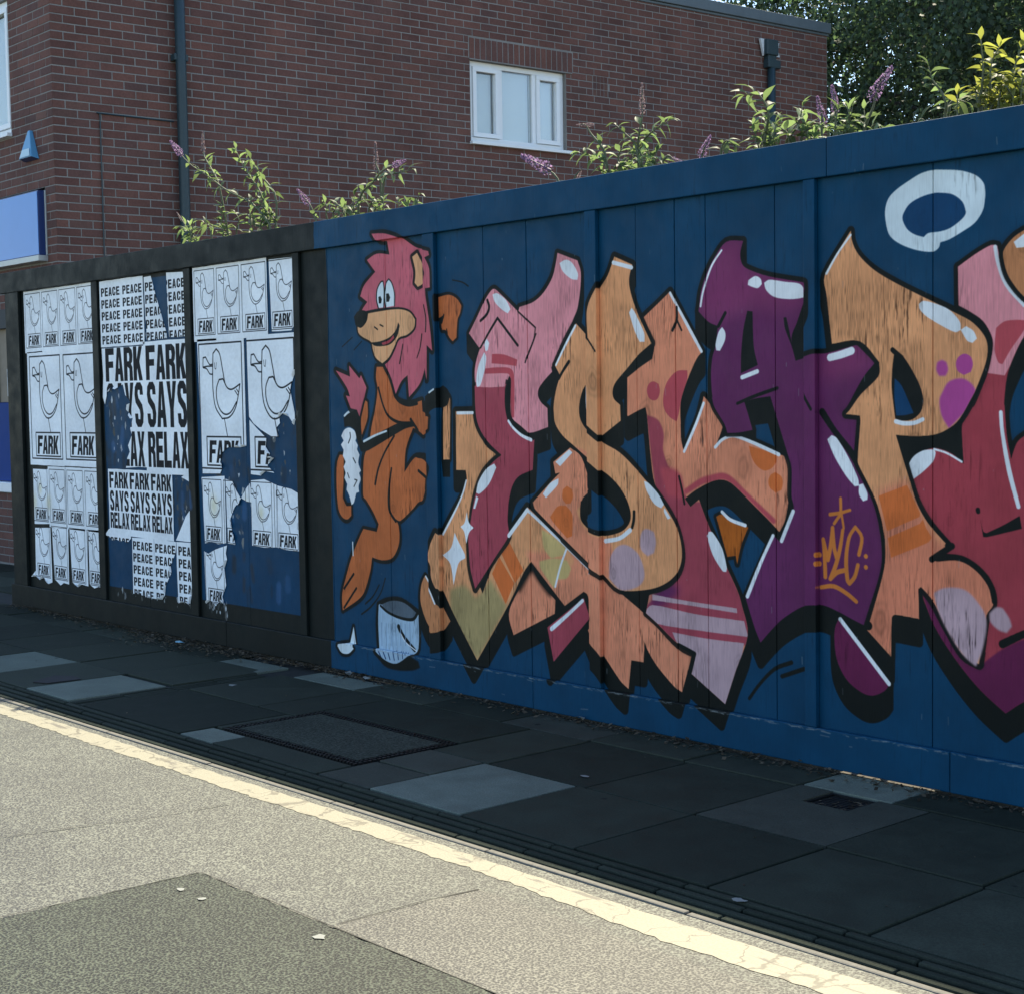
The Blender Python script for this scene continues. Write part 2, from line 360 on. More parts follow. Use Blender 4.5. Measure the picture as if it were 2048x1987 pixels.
K||black|21.1|0||0.0|7937,1664 7950,1654 7978,1633
K||white|16.4|0||0.0|7952,1392 7988,1385 8035,1387 8071,1400
F||white|0.0|0||0.0|8054,1831 8073,1842 8119,1831 8183,1804 8228,1759 8233,1727 8210,1720 8160,1742 8091,1781 8059,1810
F||white|0.0|0||0.0|8233,1727 8255,1740 8286,1721 8300,1693 8282,1678 8260,1687
K||white|11.1|0||0.0|7745,2115 7682,2047 7629,1974
F||mag|0.0|0|P|2.4|8154,1620 8174,1611 8181,1583 8170,1560 8142,1560 8129,1584 8133,1612
F||mag|0.0|0|P|0.8|8249,1640 8275,1628 8284,1600 8276,1573 8247,1562 8220,1578 8213,1606 8224,1629
F||mag|0.0|0|P|2.4|8184,1540 8242,1550 8287,1522 8296,1483 8274,1432 8265,1441 8229,1406 8184,1366 8152,1414 8143,1470 8156,1501
F||orange|0.0|0|P|0.8|7873,1106 8002,1152 8059,1050 8057,1034 7912,973
F||orange|0.0|0|P|0.8|7915,947 8059,1009 8085,994 8111,959 8092,938 7929,871
F||orange|0.0|0|P|0.8|8059,1009 8073,1026 8064,1046 8087,991
F||lav|0.0|0||2.4|8120,750 8162,772 8221,778 8267,766 8311,726 8338,685 8340,626 8321,545 8299,495 8245,532 8185,607 8139,687
F||lav|0.0|0||2.4|8382,719 8408,719 8434,686 8445,656 8425,631 8391,639 8360,664 8356,695
K||black|26.3|0||0.0|8180,931 8198,932 8111,877
K||black|23.5|0||0.0|8134,882 8208,891 8262,881 8320,845 8360,797 8373,751 8375,740
K||black|29.6|0||0.0|7824,600 7826,598
L|tail|lorange|20.5|0||0.0|4281,1157 4309,1206 4347,1207 4342,1089 4330,975 4346,946 4363,926 4407,928 4406,875 4369,853 4325,861 4290,897 4278,954 4273,1043
F||white|0.0|0||0.9|4408,1357 4455,1338 4468,1304 4460,1286 4481,1261 4473,1239 4494,1209 4482,1166 4505,1123 4487,1110 4500,1076 4481,1041 4483,1006 4457,1001 4433,948 4411,934 4390,985 4366,1015 4374,1046 4349,1080 4362,1107 4344,1141 4364,1168 4339,1202 4348,1233 4323,1263 4350,1285 4328,1311 4360,1346
K||black|9.0|0||0.0|4411,1329 4413,1303 4394,1273
K||black|7.9|0||0.0|4435,1191 4456,1165
K||black|7.9|0||0.0|4445,1074 4467,1070 4437,1035
K||black|7.9|0||0.0|4380,1107 4394,1081
F||black|0.0|0||0.0|4355,1412 4378,1438 4452,1455 4480,1424 4514,1351 4526,1283 4825,1377 4907,1388 4974,1382 4980,1365 4892,1349 4582,1236 4509,1227 4482,1274 4455,1347 4405,1364 4360,1359
K||white2|11.4|0||0.0|4362,1422 4400,1442 4452,1455
L|lbody|lorange|19.7|0||0.0|4668,1683 4752,1681 4823,1523 4937,1481 5050,1500 5055,1443 5132,1414 5124,1354 5058,1321 5006,1349 4973,1357 4909,1249 4891,1124 4981,1201 5061,1206 5108,1150 5076,1067 5041,984 5006,972 4957,935 4849,868 4800,878 4832,839 4833,748 4776,669 4683,647 4590,657 4570,578 4513,464 4450,412 4305,341 4304,436 4358,562 4406,655 4481,764 4517,808 4637,798 4656,840 4607,905 4549,964 4522,986 4521,1050 4533,1180 4553,1227 4582,1241 4607,1352 4646,1458 4671,1563 4659,1627
F||black|0.0|0||0.0|4526,1283 4825,1377 4907,1388 4974,1382 4980,1365 4892,1349 4582,1236 4509,1227
K||white2|11.1|0||0.0|4537,1283 4641,1316 4741,1340
K||black|16.1|0||0.0|4679,1571 4717,1478 4764,1419 4852,1386 4960,1382
K||black|14.9|0||0.0|4823,1523 4863,1494 4936,1477 5010,1484
K||black|14.9|0||0.0|4954,1402 4987,1370 5012,1345
K||black|14.4|0||0.0|4809,1315 4723,1226 4664,1140 4632,1054
K||black|15.8|0||0.0|4779,1142 4759,1058 4749,972 4759,911 4808,863
K||black|13.9|0||0.0|5012,1135 5077,1100 5069,1042
K||black|13.8|0||0.0|5001,1209 5054,1202 5105,1170
K||black|15.1|0||0.0|4323,465 4416,553
K||black|15.1|0||0.0|4319,358 4439,476
L|tuft|lpink|20.1|0||0.0|4290,1673 4422,1636 4417,1696 4509,1625 4524,1642 4572,1573 4557,1539 4533,1471 4509,1407 4481,1454 4423,1463 4381,1533 4418,1528 4391,1576
L|tail2|lorange|17.1|0||0.0|4536,1454 4559,1505 4577,1496 4577,1415 4543,1351 4520,1317 4515,1394
L|hand|lorange|15.9|0||0.0|5203,2023 5287,2030 5349,2007 5385,1968 5372,1932 5352,1902 5341,1813 5310,1795 5285,1815 5269,1837 5257,1853 5228,1857 5223,1886 5243,1931 5204,1917
K||black|9.7|0||0.0|5244,1932 5226,1892
K||black|8.3|0||0.0|5269,1837 5264,1858
L|mane|lpink|19.3|0||0.0|4686,2387 4783,2381 4858,2364 4924,2342 5016,2294 5081,2276 5158,2258 5164,2238 5125,2229 5162,2170 5165,2074 5126,2072 5131,2020 5159,1877 5175,1752 5131,1782 5125,1605 5108,1666 5089,1683 5040,1590 4944,1518 4935,1633 4880,1601 4830,1536 4792,1624 4745,1688 4659,1811 4562,1883 4536,1969 4552,1998 4596,2033 4533,2067 4571,2124 4672,2188 4600,2256 4689,2283 4800,2270 4782,2342 4723,2349
F||lcream|0.0|0||0.0|4565,1976 4707,1985 4872,1985 4965,1964 5014,1921 5002,1872 4941,1838 4867,1824 4831,1780 4781,1724 4718,1692 4656,1727 4629,1779 4617,1813 4546,1841 4504,1868 4498,1915
K||black|13.2|0||0.0|4565,1976 4707,1985 4872,1985 4965,1964 5014,1921 5002,1872 4941,1838 4867,1824 4831,1780 4781,1724 4718,1692 4656,1727 4629,1779 4617,1813 4546,1841 4504,1868 4498,1915 4521,1948 4565,1976
F||black|0.0|0||0.0|4471,1959 4508,1987 4566,1989 4601,1970 4585,1928 4534,1897 4484,1912
K||black|7.6|0||0.0|4655,1896 4682,1882
K||black|7.6|0||0.0|4704,1906 4732,1896
F||white2|0.0|0||0.0|4693,1995 4678,2041 4686,2095 4719,2131 4740,2134 4747,2083 4741,1996
F||white2|0.0|0||0.0|4756,1995 4750,2058 4764,2120 4789,2143 4815,2120 4837,2065 4835,1999
K||black|8.7|0||0.0|4693,1995 4678,2041 4686,2095 4719,2131 4740,2134 4747,2083 4741,1996
K||black|8.6|0||0.0|4756,1995 4750,2058 4764,2120 4789,2143 4815,2120 4837,2065 4835,1999
F||black|0.0|0||0.0|4695,2053 4713,2058 4726,2039 4719,2018 4698,2019
F||black|0.0|0||0.0|4762,2066 4786,2068 4799,2045 4788,2023 4763,2024
F||black|0.0|0||0.0|4617,1815 4701,1818 4785,1836 4841,1871 4863,1911 4876,1894 4854,1841 4798,1802 4728,1792 4658,1795
F||crimson3|0.0|0||0.0|4715,1809 4785,1823 4820,1847 4826,1830 4784,1807 4728,1798
L|ear|lcream2|16.1|0||0.0|4994,2243 5034,2260 5078,2200 5103,2150 5082,2103 5036,2086 5010,2108 5018,2168
K||black|8.5|0||0.0|5061,1841 5045,1773 5017,1721
K||black|8.6|0||0.0|4900,1794 4885,1745 4869,1696
K||black|7.3|0||0.0|5111,1988 5128,1919 5123,1851
L|handle|tan|16.1|0||0.0|5227,1459 5270,1522 5282,1498 5270,1198 5219,1197
F||black|0.0|0||0.0|5063,1492 5096,1512 5143,1540 5188,1559 5227,1575 5264,1554 5282,1522 5262,1478 5224,1463 5185,1459 5146,1443 5132,1419 5093,1419 5074,1435
K||white2|9.7|0||0.0|5143,1540 5179,1556
F||black|0.0|0||0.0|5203,1192 5273,1194 5271,1109 5213,1108
L|bucket|bucketw|20.2|0||0.0|4641,402 4727,435 4843,440 4988,382 4982,201 4924,154 4824,102 4724,106 4640,149 4633,298
F||bucketd|0.0|0||2.1|4666,410 4760,436 4876,433 4980,392 4938,355 4832,350 4708,372
K||black|16.1|0||0.0|4662,412 4760,441 4876,438 4984,392 4938,350 4832,348 4724,368 4658,398
K||black|28.9|0||0.0|4814,300 4853,253 4949,188
K||white|7.3|0||0.0|4829,266 4877,220 4965,184
K||blue2|8.7|0||0.0|4666,151 4690,121
K||blue2|8.7|0||0.0|4713,151 4734,120
K||blue2|8.6|0||0.0|4759,151 4778,119
K||blue2|8.6|0||0.0|4805,167 4821,117
K||blue2|8.6|0||0.0|4851,167 4864,128
K||blue2|8.5|0||0.0|4896,166 4907,139
K||bstreak|5.6|0||0.0|4663,306 4663,182
K||bstreak|5.6|0||0.0|4705,306 4705,187
K||bstreak|5.6|0||0.0|4747,306 4748,191
K||bstreak|5.5|0||0.0|4789,318 4790,196
K||bstreak|5.5|0||0.0|4831,318 4831,200
K||bstreak|5.5|0||0.0|4872,318 4872,205
K||bstreak|5.5|0||0.0|4913,330 4913,209
F||black|0.0|0||3.1|4648,134 4732,97 4832,98 4932,150 5012,139 5027,106 4962,83 4831,68 4714,79
F||bucketw|0.0|0||1.0|4640,149 4785,170 4924,154 4824,101 4724,106
K||blue2|8.7|0||0.0|4666,151 4690,120
K||blue2|8.7|0||0.0|4708,152 4728,120
K||blue2|8.7|0||0.0|4751,153 4766,120
K||blue2|8.6|0||0.0|4793,165 4804,121
K||blue2|8.6|0||0.0|4834,166 4841,129
K||blue2|8.6|0||0.0|4875,167 4878,137
K||black|14.5|0||0.0|4623,147 4724,104 4824,98 4928,152
L|drip|white2|17.7|0||0.0|4405,260 4427,152 4436,142 4386,110 4323,108 4283,141 4288,153 4370,167
K||white2|7.6|0||0.0|4413,729 4415,656
K||black|9.6|0||0.0|4705,551 4660,466 4571,386 4483,336
K||black|9.5|0||0.0|4649,511 4591,444 4520,397
K||black|7.1|0||0.0|5318,2102 5392,2087 5440,2064
K||black|6.7|0||0.0|4452,1849 4355,1801
K||black|6.7|0||0.0|4538,1824 4464,1780
"""
TORN = {
'farkB1': '1551,1886 1839,1886 2160,1886 2167,1632 2183,1343 2173,1088 2020,1089 1845,1079 1867,1145 1905,1188 1884,1230 1941,1300 1920,1342 1960,1412 1904,1454 1926,1524 1865,1567 1837,1638 1762,1618 1673,1626 1617,1596 1574,1506 1547,1557 1563,1700',
'peace1c': '2162,2330 2254,2332 2312,2205 2373,2087 2439,1957 2442,1923 2184,1917 2167,2098',
'peace1d': '2456,2339 2583,2333 2661,2330 2689,2268 2695,2202 2704,2070 2693,1966 2670,1927 2565,1924 2472,1930 2465,2043',
'peaceR': '1514,613 1579,660 1699,655 1882,650 1886,610 1830,573 1784,591 1730,579 1683,593 1622,581 1575,608',
'peace2b': '1898,615 2192,625 2188,228 2081,226 1967,242 1891,238',
'peace2c': '2198,625 2485,619 2470,545 2405,459 2414,418 2338,330 2317,260 2282,229 2188,228',
'peace2d': '2490,621 2740,626 2719,480 2691,344 2662,288 2640,222 2575,238 2494,225 2486,464',
'strip': '2485,630 2542,698 2622,794 2673,832 2734,848 2738,631 2610,629',
'patchbit': '2572,1036 2634,1062 2712,1067 2718,1034 2670,1010 2619,1024',
'farkS2bit': '1553,647 1609,667 1877,657 1934,646 1890,633 1698,633',
'duckB4': '3386,1900 3661,1900 3910,1900 3911,1689 3869,1634 3840,1567 3867,1480 3890,1406 3871,1371 3820,1418 3754,1437 3719,1418 3724,1381 3687,1356 3707,1299 3634,1302 3520,1342 3440,1380 3394,1419',
'duckB4b': '3398,1400 3474,1352 3576,1294 3567,1241 3611,1203 3587,1175 3656,1179 3580,1133 3652,1090 3560,1098 3507,1071 3399,1076',
'duckB3': '2815,1900 3088,1898 3355,1898 3354,1245 3289,1235 3144,1233 3077,1202 3049,1142 3072,1102 3046,1072 2840,1067',
'duck3a': '2823,1043 2968,1051 3095,1058 3096,785 3092,646 2998,636 2922,647 2843,632',
'duck3b': '3107,1040 3183,1029 3225,975 3276,927 3200,869 3152,801 3168,722 3203,642 3114,648',
'duck3bb': '3281,931 3342,992 3382,1021 3394,980 3396,909 3338,913',
'duck3c': '3397,1039 3542,1050 3672,1020 3667,812 3660,656 3534,646 3393,651',
'duck3d': '3678,1017 3824,1001 3914,973 3905,823 3889,645 3764,645 3664,654',
'duck4a': '2830,582 2879,569 2970,602 3103,634 3086,585 3099,546 3066,490 3081,384 3032,313 3059,262 3005,281 2952,247 2892,277 2838,251',
'duck1d': '3645,2331 3794,2329 3891,2327 3898,2180 3910,2057 3901,1947 3864,1912 3753,1912 3662,1915',
'p1r4a': '416,607 669,620 673,219 609,203 536,244 464,223 412,246 322,236 405,290',
'p1r4b': '696,621 957,631 944,225 860,230 808,208 716,247',
'p1r4c': '973,629 1253,638 1238,235 1141,240 1081,217 995,244',
'p1r4d': '1265,635 1507,642 1479,231 1396,245 1332,228 1264,249',
'p1r3a': '414,1041 701,1045 687,725 640,700 678,648 411,635',
}
STEMS = """
A|f|7|3357,240,2546 3128,228,2730 2834,216,2837 2673,204,2936 2439,192,3044 2258,180,3201
A|p|5|3248,280,2582 3135,280,2807 3053,280,2877 2932,280,2993 2845,280,3127
A|l|0|2959,320,2593 2933,332,2699 2929,344,2765
A|l|0|2708,260,2612 2743,248,2683 2742,236,2745
A|d|4|2272,300,2588 2193,300,2681 2094,300,2769
A|d|6|2737,240,2881 2591,252,3025 2500,264,3101 2481,276,3238
A|l|0|3347,280,2576 3204,268,2680 3170,256,2743
A|l|0|2770,320,2585 2833,320,2657 2777,320,2710
A|l|0|2566,260,2583 2579,272,2631 2456,284,2672
A|l|0|3093,300,2586 3143,288,2641 3247,276,2661
A|l|0|2413,240,2580 2320,240,2630 2225,240,2658
A|l|0|3354,280,2741 3121,292,2904 3021,304,2993 2964,316,3041
B|f|6|3743,260,2582 3727,248,2653 3624,236,2744
B|f|5|4110,300,2572 4153,300,2689 4253,300,2718 4335,300,2778 4410,300,2797 4555,300,2815
B|d|7|4282,340,2787 4226,352,2840 4213,364,2949
B|l|0|4380,280,2757 4509,268,2747 4685,256,2750
B|f|3|3965,320,2594 4016,320,2626 4105,320,2662
B|f|3|4311,260,2556 4343,272,2589 4415,284,2586
B|l|0|4645,300,2561 4679,288,2584 4712,276,2611
B|l|0|3736,340,2597 3763,340,2644 3729,340,2682
B|l|0|4020,280,2571 3957,292,2630 3881,304,2658
B|l|0|4183,320,2572 4234,308,2614 4270,296,2632
B|l|0|3925,260,2579 3941,260,2606 4050,260,2613
C|f|9|5931,180,2544 5843,168,2613 5706,156,2679
C|d|5|5965,220,2550 6028,220,2588
D|d|4|6160,260,2595 6156,248,2673 6079,236,2750 6058,224,2799 6023,212,2798
D|d|6|6361,300,2562 6321,300,2669 6348,300,2766 6359,300,2804 6357,300,2934
D|l|0|6147,340,2589 6176,352,2626 6233,364,2623
D|l|0|6347,280,2668 6292,268,2715 6229,256,2773
D|l|0|6309,320,2672 6402,320,2729 6497,320,2759
D|f|3|6497,260,2554 6542,272,2599 6558,284,2578 6605,296,2560
D|l|0|6126,300,2593 6089,288,2636 5965,276,2679
D|l|0|6170,340,2591 6155,340,2651 6188,340,2678
D|l|0|6422,280,2560 6405,292,2616 6369,304,2649
D|l|0|6140,320,2593 6195,308,2597 6304,296,2564
E|f|5|6786,220,2542 6812,208,2579 6855,196,2622
E|l|0|6864,260,2551 6874,260,2598 6899,260,2616 6933,260,2597
F|l|0|7103,260,2556 7129,248,2623 7156,236,2681 7150,224,2728 7114,212,2783 7053,200,2778
F|l|0|7181,300,2575 7243,300,2612 7270,300,2655 7283,300,2707
F|l|0|7090,340,2573 7108,352,2608 7117,364,2672
F|l|0|7232,280,2564 7228,268,2605 7198,256,2629
F|l|0|7253,320,2575 7280,320,2609 7319,320,2619
G|f|5|7378,300,2573 7395,288,2658 7382,276,2718
G|f|5|7422,340,2578 7423,340,2701 7408,340,2767
G|l|0|7364,380,2587 7329,392,2635 7273,404,2652
G|l|0|7460,320,2573 7494,308,2624 7540,296,2596
G|l|0|7366,360,2585 7379,360,2635 7410,360,2651
G|l|0|7500,300,2571 7516,312,2651 7482,324,2688
H|f|7|7567,320,2566 7634,308,2650 7662,296,2730 7725,284,2781
H|l|0|7568,360,2574 7616,360,2602 7648,360,2563
I|l|0|7930,360,2577 7949,348,2629 7926,336,2682 7899,324,2719 7889,312,2775
I|l|0|7782,400,2581 7796,400,2595 7815,400,2586
I|l|0|7888,440,2647 7930,452,2656 7961,464,2643
J|l|0|8089,340,2575 8118,328,2670 8129,316,2742 8124,304,2835
J|l|0|8127,380,2586 8118,380,2676 8120,380,2761 8158,380,2811
J|l|0|8172,420,2589 8177,432,2673 8186,444,2749 8213,456,2830
J|l|0|8237,360,2573 8233,348,2617 8213,336,2652
J|l|0|8074,400,2586 8084,400,2627 8052,400,2660
J|l|0|8175,340,2572 8178,352,2626 8181,364,2674
J|l|0|8246,380,2581 8257,368,2653 8301,356,2737
J|l|0|8159,420,2591 8126,420,2642 8094,420,2666
J|l|0|8120,360,2579 8156,372,2613 8180,384,2620
J|l|0|8255,400,2592 8241,388,2639 8227,376,2677
"""


# ------------------------------------------------------------------ rasteriser for flat print and paint (wall metres -> pixels)
class Raster:
    def __init__(s, X0, X1, Z0, Z1, ppm):
        s.X0, s.Z0, s.ppm = X0, Z0, ppm
        s.w = int(round((X1-X0)*ppm)); s.h = int(round((Z1-Z0)*ppm))
        s.ext = (X0, X0+s.w/ppm, Z0, Z0+s.h/ppm)
        s.c = np.zeros((s.h, s.w, 3), np.float32)
        s.th = np.full((s.h, s.w), 0.3, np.float32)
    def px(s, pts): return [((p[0]-s.X0)*s.ppm, (p[1]-s.Z0)*s.ppm) for p in pts]
    def win(s, P, pad):
        xs = [p[0] for p in P]; ys = [p[1] for p in P]
        return (max(0, int(min(xs)-pad)), min(s.w, int(max(xs)+pad)+2), max(0, int(min(ys)-pad)), min(s.h, int(max(ys)+pad)+2))
    def fillmask(s, polys, w):
        x0, x1, y0, y1 = w; W = x1-x0; H = y1-y0
        if W <= 0 or H <= 0: return None
        SS = 3
        acc = np.zeros((H, W+2), np.float32)
        E = []
        for P in polys:
            n = len(P)
            for i in range(n):
                a, b = P[i], P[(i+1) % n]
                if a[1] != b[1]: E.append((a, b) if a[1] < b[1] else (b, a))
        if not E: return acc[:, :W]
        E = np.array(E, np.float64)
        for r in range(H):
            for k in range(SS):
                y = y0+r+(k+0.5)/SS
                m = (E[:, 0, 1] <= y) & (E[:, 1, 1] > y)
                if not m.any(): continue
                e = E[m]
                xs = np.sort(e[:, 0, 0]+(y-e[:, 0, 1])*(e[:, 1, 0]-e[:, 0, 0])/(e[:, 1, 1]-e[:, 0, 1]))-x0
                row = acc[r]
                for i in range(0, len(xs)-1, 2):
                    xa = min(max(xs[i], 0), W); xb = min(max(xs[i+1], 0), W)
                    ia, ib = int(xa), int(xb)
                    if ia == ib: row[ia] += (xb-xa)/SS
                    else:
                        row[ia] += (ia+1-xa)/SS
                        row[ia+1:ib] += 1.0/SS
                        row[ib] += (xb-ib)/SS
        return np.clip(acc[:, :W], 0, 1)
    def strokemask(s, P, hw, w, closed=False, wob=0.0):
        x0, x1, y0, y1 = w; W = x1-x0; H = y1-y0
        if W <= 0 or H <= 0: return None
        acc = np.zeros((H, W), np.float32)
        n = len(P)
        for i in range(n if closed else n-1):
            a, b = P[i], P[(i+1) % n]
            bx0 = max(0, int(min(a[0], b[0])-hw-2)-x0); bx1 = min(W, int(max(a[0], b[0])+hw+3)-x0)
            by0 = max(0, int(min(a[1], b[1])-hw-2)-y0); by1 = min(H, int(max(a[1], b[1])+hw+3)-y0)
            if bx1 <= bx0 or by1 <= by0: continue
            yy, xx = np.mgrid[by0:by1, bx0:bx1]
            xx = xx+x0+0.5-a[0]; yy = yy+y0+0.5-a[1]
            dx, dy = b[0]-a[0], b[1]-a[1]; L2 = dx*dx+dy*dy+1e-9
            t = np.clip((xx*dx+yy*dy)/L2, 0, 1)
            d = np.hypot(xx-t*dx, yy-t*dy)
            sub = acc[by0:by1, bx0:bx1]
            hv = hw*(1+wob*(.6*math.sin(a[0]*.031+a[1]*.017)+.4*math.sin(a[1]*.043-a[0]*.023)))
            np.maximum(sub, np.clip(hv-d+0.5, 0, 1), out=sub)
        return acc
    def paint(s, m, w, col, th=0.3, clip=None):
        x0, x1, y0, y1 = w
        if clip is not None:
            cm, cw = clip
            full = np.zeros_like(m)
            ax0, ax1 = max(x0, cw[0]), min(x1, cw[1]); ay0, ay1 = max(y0, cw[2]), min(y1, cw[3])
            if ax1 > ax0 and ay1 > ay0:
                full[ay0-y0:ay1-y0, ax0-x0:ax1-x0] = cm[ay0-cw[2]:ay1-cw[2], ax0-cw[0]:ax1-cw[0]]
            m = m*full
        r = s.c[y0:y1, x0:x1]
        r += (np.array(col, np.float32)-r)*m[..., None]
        t = s.th[y0:y1, x0:x1]; t += (th-t)*m
    def image(s, name, srgb=True):
        c = np.clip(s.c, 0, 1)
        c = np.where(c <= 0.0031308, c*12.92, 1.055*np.power(np.maximum(c, 1e-8), 1/2.4)-0.055)
        im = bpy.data.images.new(name, s.w, s.h, alpha=False)
        a = np.ones((s.h, s.w, 4), np.float32); a[..., :3] = c
        im.pixels.foreach_set(a.ravel()); im.update(); im.pack()
        return im

def blur(m, r):
    r = int(max(1, r))
    for _ in range(2):
        for ax in (0, 1):
            pad = [(0, 0), (0, 0)]; pad[ax] = (r+1, r)
            c = np.cumsum(np.pad(m, pad, mode='edge'), axis=ax)
            if ax == 0: m = (c[2*r+1:]-c[:-(2*r+1)])/(2*r+1)
            else: m = (c[:, 2*r+1:]-c[:, :-(2*r+1)])/(2*r+1)
    return m

def smooth(pts, closed=True, sub=4):
    n = len(pts)
    if n < 3: return pts
    out = []
    def corner(i):
        if not closed and i in (0, n-1): return True
        a, b, c = pts[(i-1) % n], pts[i], pts[(i+1) % n]
        v = (b[0]-a[0], b[1]-a[1]); u = (c[0]-b[0], c[1]-b[1])
        an = abs(math.degrees(math.atan2(v[0]*u[1]-v[1]*u[0], v[0]*u[0]+v[1]*u[1])))
        return an > 50
    ck = [corner(i) for i in range(n)]
    for i in range(n if closed else n-1):
        p1, p2 = pts[i], pts[(i+1) % n]
        t1 = (0, 0) if ck[i] else ((p2[0]-pts[i-1][0])*0.5, (p2[1]-pts[i-1][1])*0.5)
        q = pts[(i+2) % n]
        t2 = (0, 0) if ck[(i+1) % n] else ((q[0]-p1[0])*0.5, (q[1]-p1[1])*0.5)
        L = math.hypot(p2[0]-p1[0], p2[1]-p1[1])
        def lim(t):
            l = math.hypot(*t)
            return t if l < 1e-9 or l <= 1.2*L else (t[0]*1.2*L/l, t[1]*1.2*L/l)
        if ck[i] and ck[(i+1) % n]: out.append(p1); continue
        t1, t2 = lim(t1), lim(t2)
        if ck[i]: t1 = ((p2[0]-p1[0])*.8, (p2[1]-p1[1])*.8)
        if ck[(i+1) % n]: t2 = ((p2[0]-p1[0])*.8, (p2[1]-p1[1])*.8)
        for k in range(sub):
            u = k/sub; u2 = u*u; u3 = u2*u
            h = (2*u3-3*u2+1, u3-2*u2+u, -2*u3+3*u2, u3-u2)
            out.append((h[0]*p1[0]+h[1]*t1[0]+h[2]*p2[0]+h[3]*t2[0], h[0]*p1[1]+h[1]*t1[1]+h[2]*p2[1]+h[3]*t2[1]))
    if not closed: out.append(pts[-1])
    return out

# paint colours: measured in open shade, brought back to the paint's own colour
KS = (0.47, 0.66, 0.86)
def paintcol(c): return tuple(min(0.85, v/k) for v, k in zip(lin(c), KS))
PC = {k: paintcol(v) for k, v in dict(
    tan=(170,134,102), tan2=(146,110,80), salmon=(184,121,101), salmon2=(164,111,93), pink=(176,124,144), crimson=(122,58,78),
    crimson2=(138,64,80), crimson3=(122,52,68), orange=(160,94,52), orange2=(128,76,26), purple=(72,33,80), purple2=(90,42,88),
    purple3=(74,26,66), lav=(140,134,154), green=(126,126,94), greenb=(152,150,108), mag=(134,62,136), navy=(5,50,92),
    white=(170,198,220), white2=(156,190,214), bucketw=(120,160,195), bucketd=(62,84,104), blue2=(25,55,100), bstreak=(92,128,166),
    black=(10,18,20), tag=(156,104,52), lorange=(142,88,54), lpink=(146,82,104), lcream=(180,144,114), lcream2=(166,140,112),
    bristle=(120,156,194), bgblue=(4,51,86), bgblack=(14,23,26), bgnavy=(4,48,84)).items()}
THIN = dict(tan=1.0, tan2=1.0, salmon=.85, salmon2=.95, pink=.8, crimson=.45, crimson2=.4, crimson3=.4, lav=.7, green=.8, greenb=.6,
            white=.35, white2=.45, bucketw=.8, bucketd=.8, lorange=.7, lpink=.6, lcream=.7, lcream2=.6, orange=.4, orange2=.6, black=.05, purple=.25)

